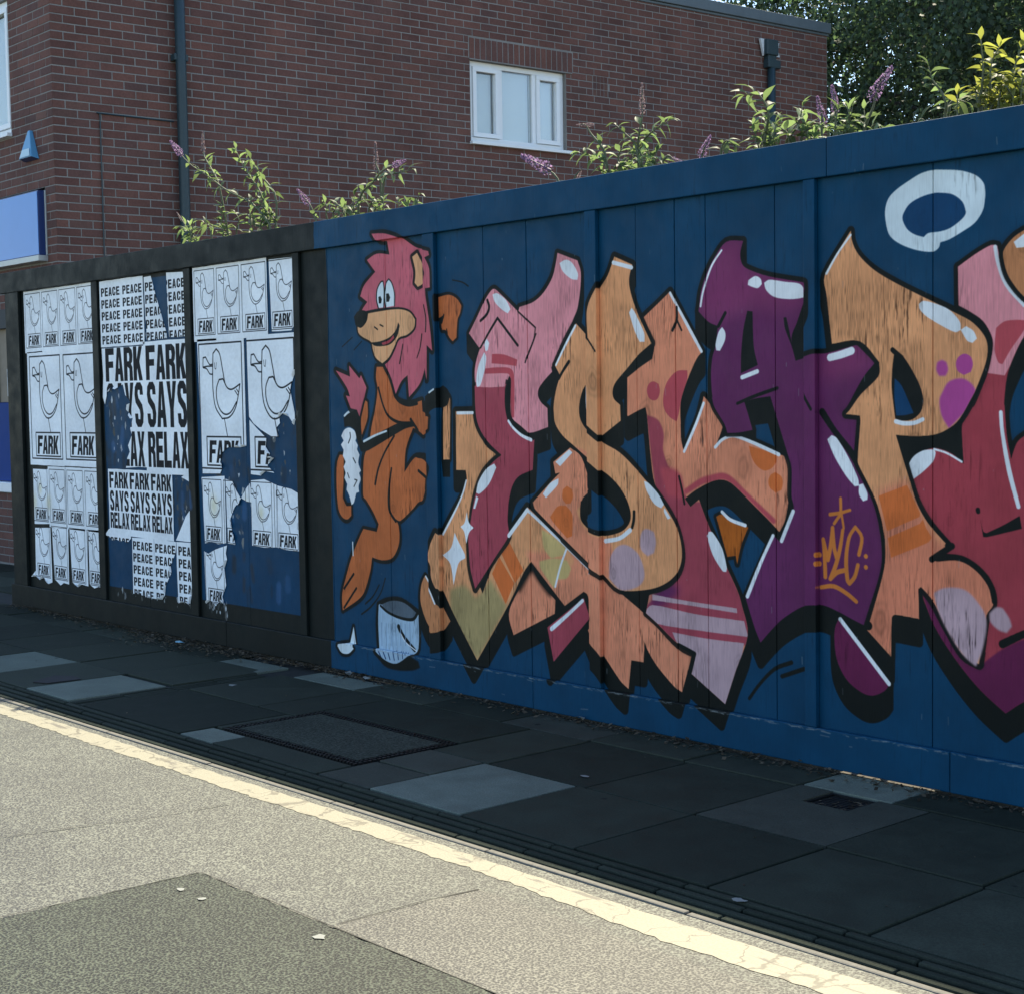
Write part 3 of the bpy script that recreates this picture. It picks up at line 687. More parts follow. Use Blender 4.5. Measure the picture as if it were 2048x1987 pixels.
MR = Raster(-0.2, 9.0, 0.0, 2.56, 420)
def make_mural():
    R = MR
    H, Wd = R.h, R.w
    up = lambda a: np.clip(a, 0, 1)
    # base coats: blue run on the right, black run with blue panels on the left
    R.c[:] = PC['bgblue']
    def rect(x0, x1, z0, z1, c, j=0.004):
        n = 14
        P = [(x0+rnd.uniform(-j, j), z0+(z1-z0)*i/n) for i in range(n+1)]+[(x1+rnd.uniform(-j, j), z1-(z1-z0)*i/n) for i in range(n+1)]
        P = R.px(P); w = R.win(P, 3); R.paint(R.fillmask([P], w), w, c, .3)
    rect(-0.5, 4.222, -0.1, 2.35, PC['bgblack'])
    rect(-0.5, 4.15, 2.349, 2.7, PC['bgblack'])
    rect(-0.5, 4.19, -0.1, 0.163, PC['bgblack'])
    rect(2.79, 3.895, 0.272, 2.32, PC['bgnavy'], .006)
    rect(1.56, 2.68, 0.262, 2.32, PC['bgnavy'], .006)
    base = {}
    shapes = []
    for ln in MURAL.strip().split('\n'):
        k, name, col, wmm, sh, clip, soft, pts = ln.split('|')
        P = [tuple(float(v)/1000 for v in t.split(',')) for t in pts.split()]
        shapes.append((k, name, col, float(wmm)/1000*R.ppm, int(sh), clip, float(soft)/1000*R.ppm, P))
    ob = []
    for (k, name, col, wd, sh, clip, soft, P) in shapes:
        Q = R.px(smooth(P, k != 'K'))
        ob.append(Q)
        if k == 'L' and sh:
            D = int(0.092*R.ppm)
            w = R.win(Q, wd+3); w = (w[0], w[1], max(0, w[2]-D-2), w[3])
            m = np.maximum(R.fillmask([Q], w), R.strokemask(Q, wd, w, True))
            done = 0; st = 1
            while done < D:
                st = min(st, D-done)
                sft = np.zeros_like(m); sft[:-st] = m[st:]
                m = np.maximum(m, sft); done += st; st *= 2
            R.paint(m, w, PC['black'], .05)
    for (k, name, col, wd, sh, clip, soft, P), Q in zip(shapes, ob):
        pad = wd+4+2*soft
        w = R.win(Q, pad)
        if k == 'L':
            om = R.strokemask(Q, wd, w, True, .2)
            R.paint(blur(om, 4)*.45, w, PC['black'], .1)      # overspray
            R.paint(om*.97, w, PC['black'], .05)
            m = R.fillmask([Q], w)
            base[name] = (m, w)
        elif k == 'F': m = R.fillmask([Q], w)
        else: m = R.strokemask(Q, wd/2, w, False, .22)
        if m is None or m.size == 0: continue
        if soft > 1: m = blur(m, soft)
        R.paint(m, w, PC[col], THIN.get(col, .3), base.get(clip) if clip else None)
    # shreds of torn paper and paste left on the bare patches
    for _ in range(90):
        cx, cz = rnd.choice([(rnd.gauss(1.72, .08), rnd.uniform(1.1, 1.6)), (rnd.gauss(3.62, .17), rnd.uniform(1.08, 1.5)), (rnd.gauss(3.18, .1), rnd.uniform(.8, 1.25)), (rnd.gauss(2.58, .07), rnd.uniform(.66, 1.04)), (rnd.uniform(2.9, 3.85), rnd.uniform(.3, .6))])
        P = R.px([(cx, cz-rnd.uniform(.01, .07)), (cx+rnd.uniform(-.02, .02), cz+rnd.uniform(.01, .07))]); hw = rnd.uniform(.008, .03)*R.ppm; w = R.win(P, hw*2+6)
        m = R.strokemask(P, hw, w)
        if m is not None and m.size: R.paint(blur(m, 3)*rnd.uniform(.2, .75), w, rnd.choice([(.02, .025, .025), (.02, .025, .025), (.035, .03, .02), (.03, .10, .22)]))
    for _ in range(150):
        cx, cz = rnd.choice([(rnd.gauss(1.72, .09), rnd.uniform(1.1, 1.62)), (rnd.gauss(2.58, .07), rnd.uniform(.66, 1.04)), (rnd.gauss(3.62, .17), rnd.uniform(1.08, 1.5)), (rnd.gauss(3.24, .07), rnd.uniform(.66, 1.2)), (rnd.uniform(1.6, 2.7), rnd.gauss(.24, .015)), (rnd.uniform(2.85, 3.1), rnd.gauss(.24, .02))])
        n = rnd.randrange(5, 9); rr = rnd.uniform(.004, .026); an = rnd.uniform(0, 6.3)
        P = R.px([(cx+math.cos(an+6.283*i/n)*rr*rnd.uniform(.2, 1), cz+math.sin(an+6.283*i/n)*rr*rnd.uniform(.3, 1.9)) for i in range(n)])
        w = R.win(P, 3); m = R.fillmask([P], w)
        if m is not None and m.size: R.paint(m*rnd.uniform(.25, 1), w, rnd.choice([(.62, .66, .68), (.4, .42, .42), (.08, .08, .075), (.06, .065, .06), (.2, .2, .19)]))
    # timber grain showing through thin paint, knots, blotches
    g = np.zeros((H, Wd), np.float32)
    for cell, amp in ((9, .55), (24, .8), (64, .7)):
        rows = H//cell+2
        a = nrs.normal(0, 1, (rows, Wd)).astype(np.float32)
        if cell > 20: a = (a+np.roll(a, 1, 1)+np.roll(a, 2, 1))/1.73
        y = np.arange(H)/cell; i = y.astype(int); f = (y-i)[:, None].astype(np.float32)
        g += amp*(a[i]*(1-f)+a[i+1]*f)
    g /= 1.2
    dark = np.clip(g-0.55, 0, 2.2)*0.27+np.clip(-g-1.6, 0, 2)*-0.07
    n2 = nrs.rand(H//40+2, Wd//40+2).astype(np.float32)
    n2 = np.kron(n2, np.ones((40, 40), np.float32))[:H, :Wd]; n2 = blur(n2, 22)
    n3 = nrs.rand(H//8+2, Wd//8+2).astype(np.float32)
    n3 = np.kron(n3, np.ones((8, 8), np.float32))[:H, :Wd]; n3 = blur(n3, 4)
    patch = np.clip((n2-0.40)*4.2, 0.22, 1.9)
    dark = dark*patch
    yy, xx = np.mgrid[0:H, 0:Wd].astype(np.float32)
    for _ in range(46):
        cx = rnd.uniform(4.4, 8.7); cz = rnd.uniform(.2, 2.3); r = rnd.uniform(.012, .026)*R.ppm
        px, py = (cx-R.X0)*R.ppm, (cz-R.Z0)*R.ppm
        x0, x1, y0, y1 = int(max(0, px-6*r)), int(min(Wd, px+6*r)), int(max(0, py-9*r)), int(min(H, py+9*r))
        X = (xx[y0:y1, x0:x1]-px)/r; Y = (yy[y0:y1, x0:x1]-py)/(r*1.5)
        d = np.hypot(X, Y)*(1+.10*np.sin(np.arctan2(Y, X)*2+cx*9)+.05*np.sin(np.arctan2(Y, X)*5+cz*30))
        k = 0.22*np.exp(-((d-1)/.35)**2)+0.10*np.exp(-((d-1.9)/.3)**2)+0.20*np.exp(-(d/.6)**2)
        dark[y0:y1, x0:x1] += k*rnd.uniform(.4, 1)
    f = 1-np.clip(dark*R.th*2.1, 0, .82)
    fine = nrs.normal(0, 1, (H//14+3, Wd)).astype(np.float32)
    y = np.arange(H)/14; i = y.astype(int); tt = (y-i)[:, None].astype(np.float32); tt = tt*tt*(3-2*tt)
    fine = (fine[i]*(1-tt)+fine[i+1]*tt)*1.1
    n5 = nrs.rand(H//90+2, Wd//30+2).astype(np.float32); n5 = blur(np.kron(n5, np.ones((90, 30), np.float32))[:H, :Wd], 14)
    bare = np.clip((n5-.55)*5, 0, 1)
    f *= 1-R.th*(np.clip(fine, -1.5, 2)*.07+bare*(.16+.14*np.clip(fine, -1, 2)))
    f *= 1+np.clip(fine, -1.6, 1.6)*.045*(R.th < .35)
    f *= 1+(n2-0.5)*0.36+(n3-.5)*.10
    R.c *= f[..., None]
    # thin pale scuffs on the lower board edge and flakes
    for _ in range(420):
        cx = rnd.uniform(4.3, 9); cz = rnd.choice([0.158, 0.158, rnd.uniform(.02, 2.4)]); L = rnd.uniform(.004, .05)
        P = R.px([(cx, cz+rnd.uniform(-.006, .004)), (cx+L, cz+rnd.uniform(-.006, .004))]) if cz < .16 else R.px([(cx, cz), (cx+rnd.uniform(-.002, .002), cz+L*.6)])
        w = R.win(P, 3); m = R.strokemask(P, rnd.uniform(.3, .8), w)
        if m is not None: R.paint(m*rnd.uniform(.1, .5), w, (.30, .33, .33))
    return R.image("hoarding_paint")

GL = {
 'F': [[(0,0),(0,1),(1,1),(1,.8),(.4,.8),(.4,.6),(.9,.6),(.9,.41),(.4,.41),(.4,0)]],
 'A': [[(0,0),(.3,1),(.7,1),(1,0),(.64,0),(.59,.2),(.41,.2),(.36,0)], [(.44,.38),(.56,.38),(.5,.74)]],
 'R': [[(0,0),(0,1),(.65,1),(.93,.9),(1,.75),(.93,.56),(.8,.5),(.95,.4),(1,0),(.62,0),(.6,.36),(.39,.42),(.39,0)], [(.39,.58),(.39,.82),(.58,.82),(.63,.7),(.58,.58)]],
 'K': [[(0,0),(0,1),(.38,1),(.38,.62),(.62,1),(1,1),(.68,.55),(1,0),(.6,0),(.42,.36),(.38,.28),(.38,0)]],
 'S': [[(.02,.3),(.37,.3),(.4,.18),(.58,.17),(.62,.27),(.56,.38),(.12,.55),(.02,.72),(.08,.9),(.3,1),(.7,1),(.92,.9),(.97,.72),(.62,.72),(.6,.83),(.42,.83),(.38,.75),(.45,.65),(.85,.5),(.98,.3),(.92,.1),(.7,0),(.3,0),(.08,.1)]],
 'Y': [[(0,1),(.37,1),(.5,.6),(.63,1),(1,1),(.69,.4),(.69,0),(.31,0),(.31,.4)]],
 'E': [[(0,0),(0,1),(.95,1),(.95,.8),(.39,.8),(.39,.61),(.88,.61),(.88,.41),(.39,.41),(.39,.2),(.98,.2),(.98,0)]],
 'L': [[(0,0),(0,1),(.39,1),(.39,.2),(.95,.2),(.95,0)]],
 'X': [[(0,1),(.38,1),(.5,.7),(.62,1),(1,1),(.7,.5),(1,0),(.62,0),(.5,.3),(.38,0),(0,0),(.3,.5)]],
 'P': [[(0,0),(0,1),(.65,1),(.92,.92),(1,.7),(.92,.46),(.65,.38),(.39,.38),(.39,0)], [(.39,.56),(.39,.82),(.57,.82),(.62,.7),(.57,.56)]],
 'C': [[(.98,.62),(.63,.62),(.6,.82),(.43,.82),(.38,.7),(.38,.3),(.43,.18),(.6,.18),(.63,.4),(.98,.4),(.92,.12),(.7,0),(.3,0),(.08,.1),(0,.3),(0,.7),(.08,.9),(.3,1),(.7,1),(.92,.88)]],
}
PR = Raster(0.3, 4.0, 0.15, 2.42, 560)
INK = (.012, .013, .015)
def word(txt, x0, z0, x1, z1, shear=0, gap=.1, thick=True):
    R = PR
    n = len(txt); cw = (x1-x0)/(n+(n-1)*gap)
    for i, ch in enumerate(txt):
        a = x0+i*cw*(1+gap)
        polys = [R.px([(a+p[0]*cw+p[1]*shear*(z1-z0), z0+p[1]*(z1-z0)) for p in g]) for g in GL[ch]]
        w = R.win(polys[0], 2); R.paint(R.fillmask(polys, w), w, INK)
def pstroke(pts, wd, closed=False, sm=True):
    R = PR
    Q = R.px(smooth(pts, closed, 5) if sm else pts); w = R.win(Q, wd*R.ppm+3)
    R.paint(R.strokemask(Q, wd*R.ppm/2, w, closed), w, INK)
def duck(x0, z0, x1, z1):
    """bird poster: frame, line-drawn duck, boxed word"""
    W = x1-x0; Hh = z1-z0; lw = max(.0048, W*.018)
    m = W*.06
    fx0, fx1, fz0, fz1 = x0+m, x1-m*.6, z0+m*.7, z1-m*.9
    T = lambda pts: [(fx0+(fx1-fx0)*p[0], fz1-(fz1-fz0)*p[1]) for p in pts]
    pstroke(T([(0,0),(1,0),(1,1),(0,1)]), lw, True, False)
    pstroke(T([(.33,.16),(.34,.08),(.42,.045),(.50,.09),(.56,.22),(.62,.335),(.75,.37),(.95,.33)]), lw)
    pstroke(T([(.33,.16),(.32,.25),(.32,.38),(.37,.51),(.52,.60),(.70,.585),(.85,.50),(.95,.33)]), lw)
    pstroke(T([(.62,.335),(.56,.285),(.47,.29),(.405,.355),(.40,.44),(.46,.52),(.58,.565),(.72,.55),(.86,.47)]), lw)
    pstroke(T([(.33,.165),(.25,.165),(.16,.105),(.10,.11),(.09,.185),(.20,.18),(.325,.18)]), lw*.9)
    pstroke(T([(.10,.19),(.18,.20),(.25,.24),(.32,.245)]), lw*.9)
    pstroke(T([(.83,.38),(.90,.42)]), lw*.8, False, False); pstroke(T([(.87,.37),(.92,.40)]), lw*.8, False, False)
    pstroke(T([(.37,.155),(.375,.20),(.40,.205),(.415,.155)]), lw*.5)
    pstroke(T([(.57,.60),(.63,.735)]), lw*.8, False, False)
    pstroke(T([(.14,.745),(.94,.745),(.94,.975),(.14,.975)]), lw, True, False)
    a, b = T([(.18,.955)])[0], T([(.86,.775)])[0]
    word('FARK', a[0], a[1], b[0], b[1], .10, .06)

# poster sheets: (design, frame rect in wall metres, torn outline or None, label)
POST = []
def sheet(kind, r, lab, key=None): POST.append((kind, r, lab, key))
ordn = ['first', 'second', 'third', 'last']
c1 = [.352, .634, .914, 1.192, 1.472]
for i in range(4): sheet('duck', (c1[i]+.002, 1.918, c1[i+1]-.002, 2.338), "small duck poster, %s from the left in the top row of the leftmost panel" % ordn[i])
sheet('duck', (.378, 1.096, .926, 1.894), "big duck poster on the left in the leftmost panel"); sheet('duck', (.93, 1.098, 1.478, 1.892), "big duck poster on the right in the leftmost panel")
for i in range(4): sheet('duck', (c1[i]+.03, .65, c1[i+1]+.02, 1.058), "small duck poster, %s in the row below the two big ducks, leftmost panel" % ordn[i] if i else "small corner-torn duck poster, first in the row below the big ducks, leftmost panel", 'p1r3a' if i == 0 else None)
for i in range(4): sheet('duck', (c1[i]+.035, .238, c1[i+1]+.025, .648), "small ragged duck poster, %s from left in the lowest row of the leftmost panel" % ordn[i], 'p1r4'+'abcd'[i])
c2 = [1.546, 1.85, 2.152, 2.40, 2.70]
for i in range(4): sheet('peace', (c2[i], 1.92, c2[i+1] if i != 2 else 2.455, 2.335), ["white PEACE sheet at the top left of the middle panel", "white PEACE sheet, second from the left along the top of the middle panel", "PEACE sheet torn diagonally, third along the top of the middle panel", "PEACE sheet at the top right of the middle panel, beside the torn strip"][i], [None, None, 'peace1c', 'peace1d'][i])
sheet('fark', (1.575, 1.075, 2.13, 1.905), "big FARK SAYS RELAX poster on the left, ripped away at its lower left", 'farkB1')
sheet('fark', (2.134, 1.075, 2.692, 1.905), "big intact FARK SAYS RELAX poster on the right of the middle panel")
for i in range(3): sheet('fark', (1.588+.29*i, .648, 1.586+.29*(i+1), 1.062), "small FARK SAYS RELAX sheet, %s of the three in the middle panel" % ['left', 'centre', 'right'][i])
sheet('peace', (1.575, .235, 1.875, .648), "scrap of a PEACE sheet with only its top line, under the small FARK sheets", 'peaceR')
for i in range(3): sheet('peace', (1.885+.302*i, .225, 1.885+.302*(i+1), .636), ["white PEACE sheet, leftmost of three in the middle panel's lowest row", "PEACE sheet with torn right edge, centre of the middle panel's lowest row", "ragged PEACE sheet at the bottom right of the middle panel"][i], 'peace2'+'bcd'[i])
sheet('blank', (2.4, .6, 2.8, .9), "blank torn paper strip above the bottom right PEACE sheet", 'strip')
sheet('blank', (2.5, .9, 2.8, 1.1), "tiny blank paper scrap beside the right small FARK sheet", 'patchbit')
c3 = [2.782, 3.046, 3.33, 3.622, 3.902]
for i in range(4): sheet('duck', (c3[i]+.002, 1.912, c3[i+1]-.002, 2.338), "small duck poster, %s from the left in the top row of the right panel" % ordn[i], 'duck1d' if i == 3 else None)
sheet('duck', (2.80, 1.078, 3.345, 1.898), "big duck poster on the left of the right panel, bottom corner ripped off", 'duckB3')
sheet('duck', (3.35, 1.08, 3.905, 1.90), "big duck poster on the right of the right panel, torn across below the bird", 'duckB4')
sheet('duck', (3.35, 1.08, 3.905, 1.90), "torn leftover of a big duck poster showing the letter F", 'duckB4b')
sheet('duck', (2.815, .632, 3.062, 1.046), "small duck poster at the right panel's lower left, under the ripped big one", 'duck3a')
sheet('duck', (3.062, .632, 3.34, 1.046), "narrow torn duck poster leftover beside the bare blue patch", 'duck3b')
sheet('blank', (3.2, .9, 3.35, 1.05), "small torn white paper flap over the bare blue patch", 'duck3bb')
sheet('duck', (3.355, .632, 3.626, 1.046), "small duck poster with a yellow stain, right of the bare blue patch", 'duck3c')
sheet('duck', (3.628, .632, 3.905, 1.046), "small duck poster torn at its top corner, lower right of the right panel", 'duck3d')
sheet('duck', (2.825, .25, 3.07, .64), "small badly torn duck poster at the bottom left of the right panel", 'duck4a')

def make_print():
    R = PR
    R.c[:] = (.87, .90, .91)
    for kind, (x0, z0, x1, z1), lab, key in POST:
        W = x1-x0; H = z1-z0
        if key == 'duckB4b': continue
        if kind == 'duck': duck(x0, z0, x1, z1)
        elif kind == 'peace':
            for r in range(5):
                zz = z1-.072-r*.0808
                word('PEACE', x0+.022, zz-.027, x0+.022+min(.262, W-.03), zz+.030, 0, .16)
        elif kind == 'fark':
            big = W > .4
            if big: rows = (('FARK', .705, .975), ('SAYS', .335, .69), ('RELAX', .02, .30))
            else: rows = (('FARK', .70, .965), ('SAYS', .335, .66), ('RELAX', .05, .31))
            for t, a, b in rows:
                word(t, x0+W*.045, z0+H*a, x1-W*.03, z0+H*b, 0, .06)
    H, Wd = R.h, R.w
    n2 = nrs.rand(H//60+2, Wd//60+2).astype(np.float32); n2 = blur(np.kron(n2, np.ones((60, 60), np.float32))[:H, :Wd], 30)
    n1 = nrs.rand(H//6+2, Wd//6+2).astype(np.float32); n1 = blur(np.kron(n1, np.ones((6, 6), np.float32))[:H, :Wd], 3)
    R.c *= (1+(n2-.5)*.28+(n1-.5)*.14)[..., None]
    # yellowed paste stains
    yy, xx = np.mgrid[0:H, 0:Wd].astype(np.float32)
    for cx, cz, r in ((.42, .80, .045), (.66, .80, .04), (2.96, .87, .05), (3.34, .86, .045), (3.50, .85, .03), (.52, .9, .03)):
        px, py = (cx-R.X0)*R.ppm, (cz-R.Z0)*R.ppm
        k = np.exp(-(((xx-px)/(r*R.ppm))**2+((yy-py)/(r*1.5*R.ppm))**2))*.5
        R.c *= 1-k[..., None]*np.array([.12, .28, .72], np.float32)
    # scratches and grime flecks
    for _ in range(500):
        cx = rnd.uniform(.35, 3.9); cz = rnd.uniform(.2, 2.34); L = rnd.uniform(.003, .03)
        P = R.px([(cx, cz), (cx+rnd.uniform(-.3, .3)*L, cz+L)]); w = R.win(P, 3); m = R.strokemask(P, rnd.uniform(.3, .7), w)
        if m is not None: R.paint(m*rnd.uniform(.1, .6), w, rnd.choice([(.25, .27, .3), (.75, .75, .76), (.08, .1, .12)]))
    return R.image("poster_print")

# ------------------------------------------------------------------ materials
def paint_mat():
    M = Mat("painted_timber", .6, .12)
    t = M.n.new("ShaderNodeTexImage"); t.image = make_mural(); t.extension = 'EXTEND'; t.interpolation = 'Cubic'
    M.l.new(M.tc('UV'), t.inputs[0])
    M.col(t.outputs[0])
    g = M.noise(1.0, 5, M.mapping((150, 150, 5), M.pos()), .65)
    g2 = M.noise(9, 3)
    M.bump(M.math('ADD', g, M.math('MULTIPLY', g2, .5)), .35, .0022)
    M.rough(M.ramp(g2, [(.3, (.42,)*3), (.7, (.62,)*3)]))
    return M.m
def paper_mat():
    M = Mat("printed_paper", .75, .2)
    t = M.n.new("ShaderNodeTexImage"); t.image = make_print(); t.extension = 'EXTEND'; t.interpolation = 'Cubic'
    M.l.new(M.tc('UV'), t.inputs[0]); M.col(t.outputs[0])
    wr = M.math('ADD', M.noise(30, 4), M.math('MULTIPLY', M.noise(7, 3), 2.0))
    M.bump(wr, .7, .006)
    return M.m
def simple(name, c, rough=.6, var=.15, scale=20, bump=.1, spec=.4, metal=0):
    M = Mat(name, rough, spec)
    n = M.noise(scale, 5)
    M.col(M.mix(M.math('MULTIPLY', n, 1.0), tuple(v*(1-var) for v in c), tuple(min(1, v*(1+var)) for v in c)))
    M.p.inputs['Metallic'].default_value = metal
    if bump: M.bump(n, bump, .003)
    return M.m
m_paint = paint_mat()
m_paper = paper_mat()
def brick_mat():
    M = Mat("red_brick", .85, .25)
    r = M.math('FRACT', M.math('ADD', M.objrand(), M.island()))
    base = M.ramp(r, [(0, (.130, .062, .052)), (.25, (.165, .078, .062)), (.5, (.140, .072, .062)), (.72, (.19, .088, .068)), (.9, (.115, .064, .058)), (1, (.175, .092, .072))])
    n = M.noise(55, 5); n2 = M.noise(2.2, 3)
    c = M.mix(.5, base, M.ramp(n, [(.3, (.55,)*3), (.7, (1.1,)*3)]), 'MULTIPLY')
    c = M.mix(.5, c, M.ramp(n2, [(.35, (.55,)*3), (.65, (1.05,)*3)]), 'MULTIPLY')
    M.col(c); M.bump(n, .5, .003)
    return M.m
def mortar_mat():
    M = Mat("mortar", .95, .1)
    n = M.noise(120, 4); n2 = M.noise(1.7, 3)
    c = M.ramp(n, [(.3, (.21, .205, .195)), (.7, (.30, .29, .27))])
    M.col(M.mix(.5, c, M.ramp(n2, [(.35, (.62,)*3), (.65, (1,)*3)]), 'MULTIPLY')); M.bump(n, .4, .003)
    return M.m
m_brick = brick_mat(); m_mortar = mortar_mat()
m_upvc = simple("white_upvc", (.80, .83, .84), .4, .05, 12, .05)
m_pipe = simple("dark_pipe_paint", (.022, .045, .055), .45, .3, 30, .2)
m_coping = simple("coping_metal", (.10, .13, .15), .5, .2, 8, .15)
m_skybacking = simple("pale_sky_backing", (.80, .84, .83), .8, .05, 5, .05)  # pale colour stands in for bright sky reflected in the window glass
m_signblue = simple("sign_face_blue", (.09, .27, .66), .3, .06, 6, .02)
m_signedge = simple("sign_edge_navy", (.012, .035, .14), .35, .15, 10, .05)
m_alu = simple("aluminium_trim", (.42, .45, .45), .4, .1, 12, .05, .5, .3)
m_panelblue = simple("blue_panel", (.008, .045, .21), .6, .12, 5, .04, .1)
m_tanboard = simple("tan_board", (.24, .20, .15), .7, .25, 9, .1)
m_dark = simple("dark_timber", (.035, .042, .046), .7, .25, 20, .2)
m_notice = simple("notice_paper", (.6, .64, .66), .6, .08, 30, .02)
m_curl = simple('torn_paper_back', (.80, .82, .82), .8, .1, 40, .1)
m_print = simple("printed_ink", (.06, .08, .12), .6, .2, 60, .02)
m_alarmblue = simple("alarm_box_blue", (.10, .30, .50), .3, .1, 12, .03)
m_alarmwhite = simple("alarm_label", (.45, .62, .70), .4, .08, 15, .03)
def glass_mat():
    M = Mat("window_glass", .03, .6)
    M.col((.9, .95, .96)); M.p.inputs['Transmission Weight'].default_value = 1.0
    M.p.inputs['IOR'].default_value = 1.45
    return M.m
m_glass = glass_mat()
def slab_mat(name, lo, hi):
    M = Mat(name, .85, .05)
    r = M.objrand(); n = M.noise(5, 7, None, .7); f = M.noise(150, 3, None, .75); sp = M.noise(16, 2, None, .3)
    c = M.mix(r, lo, hi)
    c = M.mix(.6, c, M.ramp(n, [(.3, (.45,)*3), (.7, (1.1,)*3)]), 'MULTIPLY')
    c = M.mix(.7, c, M.ramp(f, [(.35, (.5,)*3), (.65, (1,)*3)]), 'MULTIPLY')
    c = M.mix(M.ramp(M.voro(3.4), [(.045, (.8,)*3), (.06, (0,)*3)]), c, (.012, .014, .014))      # chewing-gum spots
    M.col(c); M.bump(M.math('ADD', f, n), .35, .002)
    M.rough(M.ramp(n, [(.3, (.6,)*3), (.7, (.85,)*3)]))
    return M.m
m_slab = slab_mat("paving_dark", (.032, .040, .030), (.066, .078, .058))
m_slabmid = slab_mat("paving_grey", (.066, .074, .058), (.085, .093, .073))
m_slablight = slab_mat("paving_pale", (.18, .212, .172), (.215, .248, .198))
m_joint = simple("joint_sand", (.016, .018, .015), .95, .9, 6, .5)
m_sett = slab_mat("kerb_setts", (.034, .042, .031), (.050, .060, .045))
m_kerblip = simple("kerb_edge_concrete", (.12, .115, .098), .85, .45, 60, .5)
def asphalt(name, lo, hi, sc=195, fleck=3.2, spec=.5):
    M = Mat(name, .62, spec)
    v = M.math('ADD', M.math('MULTIPLY', M.noise(sc*.9, 3, None, .8), .72), M.math('MULTIPLY', M.noise(48, 4, None, .75), .28)); v2 = M.voro(sc*.62); big = M.noise(1.1, 4); n = M.noise(9, 4)
    k = M.math('ADD', M.math('MULTIPLY', v, .75), M.math('MULTIPLY', v2, .5))
    c = M.ramp(k, [(.46, lo), (.56, tuple(a*.5+b*.5 for a, b in zip(lo, hi))), (.63, hi), (.72, tuple(min(.8, v*fleck) for v in hi))])
    c = M.mix(.7, c, M.ramp(big, [(.3, (.68,)*3), (.7, (1,)*3)]), 'MULTIPLY')
    c = M.mix(.5, c, M.ramp(n, [(.3, (.7,)*3), (.7, (1,)*3)]), 'MULTIPLY')
    st = M.noise(2.3, 6, None, .75)
    c = M.mix(.55, c, M.ramp(st, [(.33, (.55,)*3), (.5, (1,)*3), (.68, (1.12,)*3)]), 'MULTIPLY')
    M.col(c); M.bump(k, .7, .005)
    M.rough(M.ramp(v, [(.35, (.45,)*3), (.65, (.75,)*3)]))
    return M.m
m_asph = asphalt("asphalt_worn", (.005, .0055, .0038), (.046, .048, .037))
m_asph2 = asphalt("asphalt_dark_patch", (.0035, .0045, .003), (.025, .029, .0205), 190, 3.4, .22)
m_asph3 = asphalt("asphalt_pink_patch", (.005, .0053, .0038), (.050, .0488, .038))
def line_mat():
    M = Mat("worn_road_paint", .6, .4)
    n = M.noise(5.5, 6, M.mapping((.5, 3.2, 1), M.pos()), .7); w = M.noise(160, 3)
    cr = M.voro(5.5, M.mapping((1, .35, 1), M.math_vec()), 'DISTANCE_TO_EDGE')
    c = M.mix(M.ramp(w, [(.3, (0,)*3), (.7, (1,)*3)]), (.20, .187, .136), (.265, .247, .18))
    c = M.mix(M.ramp(n, [(.37, (1,)*3), (.42, (0,)*3)]), c, (.12, .11, .085))
    c = M.mix(M.ramp(cr, [(.010, (.8,)*3), (.022, (0,)*3)]), c, (.10, .09, .065))
    M.col(c); M.bump(M.math('ADD', w, n), .4, .003)
    return M.m
m_line = line_mat()
m_iron = simple("cast_iron", (.010, .011, .010), .6, .4, 120, .5, .4, .5)
m_infill = asphalt("cover_infill", (.018, .023, .018), (.050, .060, .046), 150, 1.5, .06)
m_soil = simple("bare_soil", (.07, .06, .045), .95, .5, 12, .6)
def leaf_mat(name, c, t, var):
    M = Mat(name, .55, .2)
    r = M.math('FRACT', M.math('ADD', M.objrand(), M.island()))
    cc = M.mix(r, tuple(v*(1-var) for v in c), tuple(v*(1+var) for v in c))
    M.col(cc)
    tr = M.n.new("ShaderNodeBsdfTranslucent")
    M.l.new(M.mix(r, tuple(v*(1-var) for v in t), tuple(min(1, v*(1+var)) for v in t)), tr.inputs[0])
    mx = M.n.new("ShaderNodeMixShader"); mx.inputs[0].default_value = .45
    out = M.n["Material Output"]
    M.l.new(M.p.outputs[0], mx.inputs[1]); M.l.new(tr.outputs[0], mx.inputs[2]); M.l.new(mx.outputs[0], out.inputs[0])
    return M.m
m_leaf = leaf_mat("buddleia_leaf", (.12, .155, .095), (.19, .27, .09), .5)
m_leafy = leaf_mat("yellow_green_leaf", (.15, .17, .06), (.32, .34, .06), .45)
m_tree = leaf_mat("tree_leaf", (.06, .09, .062), (.09, .145, .055), .6)
m_tree2 = leaf_mat("tree_leaf_blue", (.05, .08, .06), (.07, .12, .055), .5)
m_stem = simple("green_stem", (.10, .11, .06), .7, .3, 60, .2)
m_bark = simple("bark", (.06, .05, .04), .9, .4, 18, .8)
m_fl = leaf_mat("purple_florets", (.24, .17, .26), (.32, .20, .35), .3)
m_fl2 = leaf_mat("faded_florets", (.22, .17, .19), (.30, .22, .22), .35)
m_litter = leaf_mat("dry_litter", (.12, .10, .07), (.14, .11, .06), .7)
m_scrap = simple("scrap_paper", (.20, .21, .19), .7, .15, 60, .2)

